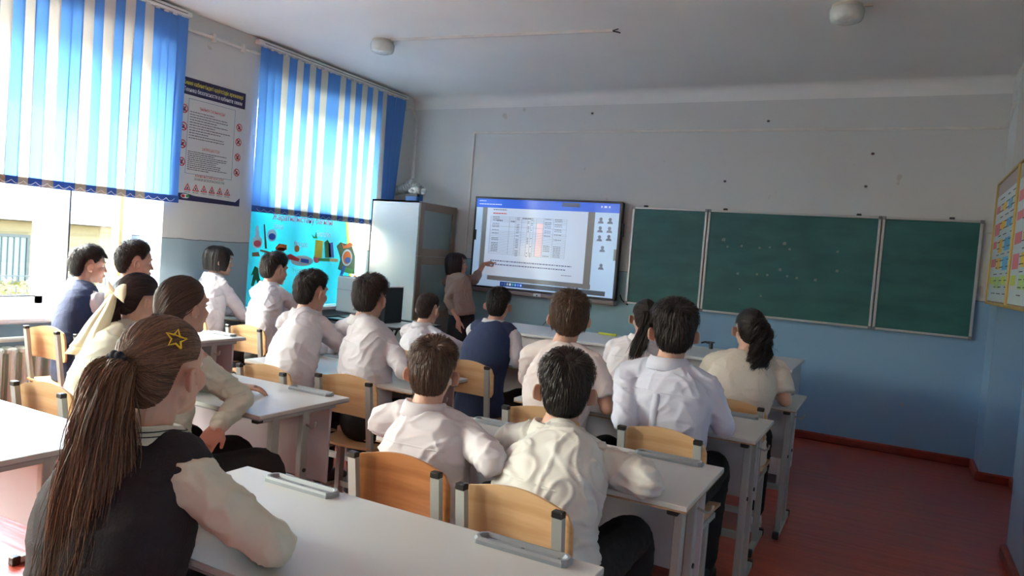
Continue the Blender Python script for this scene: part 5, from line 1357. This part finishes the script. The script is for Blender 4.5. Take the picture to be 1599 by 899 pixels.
# 3. right side, third row
C3 = person('boy in white short sleeved tee with bowl cut brown hair', 892, 454, 3.36, 1.03, d2r(24), d2r(-2), (-1.37, 3.19, .51), elbows=(None, (948, 636)), hands=(None, (-1.30, 3.60, .795)), top='tee', top_m=TEE_P, sleeve='short', collar=False, hair=('short', H_BR, dict(th=0.0270, L=.05, n=5500, bowl=True, fringe=True)), hpitch=.0, loose=True)
C4 = person('tall boy with black hair and pleated white shirt, centre of the blackboard side', 1056, 470, 3.34, 1.10, d2r(19), d2r(2), (-.82, 3.20, .51), elbows=(at(975, 655, 2, .81), at(1130, 664, 2, .81)), hands=((-.98, 3.55, .80), (-.72, 3.56, .80)), top_m=SHIRT_B, hair=('short', H_BLACK, dict(th=0.0297, L=.055, n=7000)), pleat=True, wr=0.0059, fb=.14)
# 4. right side, front row
D5 = person('girl with long straight dark ponytail in white blazer', 1010, 464, 4.36, .98, d2r(28), d2r(8), (-1.37, 4.20, .51), top='blazer', top_m=BLAZ, collar=True, lower='skirt', hair=('pony', H_DBR, dict(n=4500, tie=(178, 8), curve=[(0, -.10, .045), (-.004, -.13, .035), (-.02, -.145, -.05), (-.05, -.14, -.16), (-.09, -.12, -.32), (-.11, -.11, -.42)], rad=[.016, .024, .030, .040, .040, .018], tn=3500, wave=.003, wf=1, tw=.003)), wr=0.0051, loose=True)
D6 = person('girl with curly dark ponytail in cream short sleeved top', 1174, 478, 4.36, 1.03, d2r(26), d2r(6), (-.72, 4.18, .51), elbows=(None, (1226, 625)), hands=(None, (-.62, 4.72, .795)), top='tee', top_m=TEE_C, sleeve='short', collar=False, shoe=SHOE_W, hair=('pony', H_BLACK, dict(n=4500, tie=(182, 12), curve=[(0, -.10, .05), (.01, -.14, .055), (.022, -.155, -.03), (.018, -.15, -.13), (.004, -.145, -.23), (-.012, -.14, -.31)], rad=[.016, .030, .042, .044, .034, .014], tn=3500, wave=.017, wf=4.5, clump=.12, tw=.003, K=34, es=.16)), wr=0.0043, girth=1.08, loose=True, fb=.14)
# 5. middle column
E7 = person('boy in navy vest over white shirt beside the demonstration bench', 781, 448, 4.30, .93, d2r(12), d2r(-2), (-2.31, 4.10, .49), elbows=(None, at(808, 565, 2, .81)), hands=(None, (-2.3, 4.62, .80)), vest=NAVYC, hair=('short', H_BLACK, dict(th=0.0203, L=.04)), wr=0.0059, hpitch=-.05)
E8 = person('small boy with cropped hair in white shirt before the teacher', 671, 456, 4.26, .90, d2r(-2), d2r(-14), (-2.84, 4.12, .48), top_m=SHIRT, elbows=(None, (-2.60, 4.36, .81)), hands=(None, (-2.72, 4.5, .8)), hair=('short', H_DBR, dict(th=0.0135, L=.022, whorl=(150, 50))), wr=0.0085)
F9 = person('boy with dark brown hair in white shirt in the picture centre', 582, 429, 3.32, 1.0, d2r(6), d2r(-8), (-2.44, 3.12, .51), elbows=(None, at(640, 592, 2, .81)), hands=(None, (-2.40, 3.56, .82)), top_m=SHIRT, hair=('short', H_DBR, dict(th=0.0270, L=.05)), wr=0.0068, sole=True, fb=.04)
F10 = person('boy with black hair in white shirt, left of the picture centre', 490, 421, 3.30, 1.0, d2r(-6), d2r(-6), (-2.89, 2.99, .51), elbows=(None, (-2.62, 3.30, .81)), hands=(None, (-2.72, 3.52, .80)), top_m=SHIRT, hair=('short', H_BLACK, dict(th=0.0216, L=.04, whorl=(165, 50))), wr=0.0068, sole=True)
# 6. middle column, second row: two girls
I12 = person('girl with brown hair tied back leaning on the desk, white blouse', 292, 428, 2.06, 1.0, d2r(-4), d2r(-14), (-2.50, 1.90, .51), elbows=(None, at(378, 622, 2, .81)), hands=(None, (-2.27, 1.98, .74)), top='blouse', top_m=SHIRT_C, lower='skirt',
           hair=('pony', H_SOFT, dict(n=9000, w=.002, tie=(180, -25), vol=.022, curve=[(0, -.09, -.02), (0, -.12, -.05), (0, -.13, -.15), (0, -.12, -.28)], rad=[.02, .026, .03, .012], tn=2500)), hand_opts={1: dict(dir=(-.45, -.2, -.85), n=(.6, -.5, .3), curl=.6)}, wr=0.0076, hpitch=.0)
J13 = person('girl with large cream bow and ribbon tails in her dark hair', 222, 424, 2.24, .98, d2r(-8), d2r(-16), (-3.07, 1.98, .51), elbows=(None, (-2.80, 2.16, .82)), hands=(None, (-2.86, 2.38, .80)), top='blouse', top_m=SHIRT_C, lower='skirt',
           hair=('half', H_AUB, dict(n=7000, w=.0022, tie=(166, 0), vol=.018, curve=[(.02, -.10, .02), (.02, -.125, .0), (.01, -.13, -.06), (0, -.13, -.16), (0, -.125, -.24)], rad=[.016, .024, .026, .026, .012], tn=3000, wave=.008, wf=2)), wr=0.0068)
BOWM = mat('cream_satin_ribbon', (232, 226, 198), .4, bump=.1)
bw_ = MB()
def ribbon_loop(D, c, side, L=.088, W=.05):
    rings = []
    for k in range(11):
        u = k/10; hgt = np.interp(u, [0, .15, .45, .8, 1], [.007, .014, .027, .040, .044]); dep = np.interp(u, [0, .4, .85, 1], [.006, .014, .009, .003])
        cc_ = np.array(c)+np.array((side*u*L, -.004-.010*math.sin(u*3), .012*math.sin(u*2.4)*1.2))
        rings.append([tuple(hp(D, cc_+np.array((side*.004*math.cos(3*q), dep*math.cos(q)*(1+.25*math.cos(3*q)), hgt*math.sin(q))))) for q in [6.2832*t/16 for t in range(16)]])
    bw_.loft(rings)
cB = (.030, -.132, .022)
ribbon_loop(J13, cB, 1); ribbon_loop(J13, cB, -1)
bw_.ell(hp(J13, cB), (.013, .013, .013), 12, 8)
for sd, ex, L_ in ((-1, -.05, .30), (1, .03, .34), (-.4, -.02, .26)):
    rings = []
    for k in range(14):
        u = k/13; w_ = .014+.044*u; c_ = np.array(cB)+np.array((sd*.008+(ex-.04)*u+.006*math.sin(u*9), -.014-.075*u, -L_*u))
        rings.append([tuple(hp(J13, c_+np.array(v))) for v in ((-w_*.57, -w_*.8, 0), (-w_*.17+.006, -w_*.24, 0), (w_*.17-.006, w_*.24, 0), (w_*.57, w_*.8, 0), (w_*.17-.0045, w_*.24, 0), (-w_*.17+.0075, -w_*.24, 0))])
    bw_.loft(rings)
o = J13['place'](bw_.build('hair_bow', BOWM, J13['root'], smooth=True)); o['label'] = 'cream satin bow with long hanging tails'
# 7. window column
K14 = person('boy in navy vest and white shirt sitting by the bright window', 142, 383, 3.06, 1.02, d2r(-22), d2r(-16), (-4.70, 2.92, .51), vest=NAVYC, puff=1, sleeve='short', hair=('short', H_BLACK, dict(th=0.0257, L=.05, fringe=True)), hpitch=-.06, wr=0.0059)
K15 = person('boy with cropped hair and grey vest beside the window reveal', 214, 376, 3.10, 1.05, d2r(-22), d2r(-10), (-4.24, 2.96, .51), vest=GREYC, hair=('short', H_DBR, dict(th=0.0230, L=.035)), wr=0.0051)
L16 = person('girl with short dark bob in white shirt by the poster', 345, 382, 4.30, 1.02, d2r(-30), d2r(-18), (-4.90, 4.12, .51), top_m=SHIRT, lower='skirt', hair=('bob', H_BLACK, dict(z=-.075, vol=.032, n=6500, face=60)), wr=0.0059)
L17 = person('boy in white shirt resting his chin on folded hands', 432, 394, 4.32, 1.02, d2r(-12), d2r(-10), (-4.27, 4.12, .51), elbows=((-4.33, 4.58, .815), (-4.05, 4.56, .815)), hands=((-4.24, 4.50, 1.03), (-4.15, 4.49, 1.035)), top_m=SHIRT, hair=('short', H_DBR, dict(th=0.0270, L=.05)), wr=0.0068, hpitch=-.12,
             hand_opts={0: dict(dir=(.35, -.15, .8), n=(-.5, .5, .3), curl=1.0), 1: dict(dir=(-.45, -.15, .7), n=(.5, .5, .3), curl=1.0)})
# 8. the teacher at the display
fing = at(779, 404, 1, YF-.115)
hd1 = at(719, 512, 1, 6.80)
T = person('woman in taupe sweater pointing at the display, standing', 716, 393, 6.80, 1.02, d2r(-60), d2r(-40), (at(722, 500, 1, 6.78)[0], 6.76, .86), elbows=(at(748, 436, 1, 6.92), at(700, 468, 1, 6.62)), hands=(fing+np.array((-.15, -.04, -.045)), at(716, 500, 1, 6.60)),
           top='sweater', top_m=TAUPE, sleeve='three', collar=False, lower='skirt', standing=True, skin=SKIN_T, girth=1.12, hair=('bob', H_AUB, dict(z=-.105, vol=.034, n=7500, face=62)), wr=0.0051, hpitch=.02,
           hand_opts={0: dict(dir=(.75, .25, .25), n=(-.2, -.5, .85), curl=.5, point=True), 1: dict(dir=(.05, .02, -1), n=(-.2, -.9, 0), curl=.35)})
wt_ = None
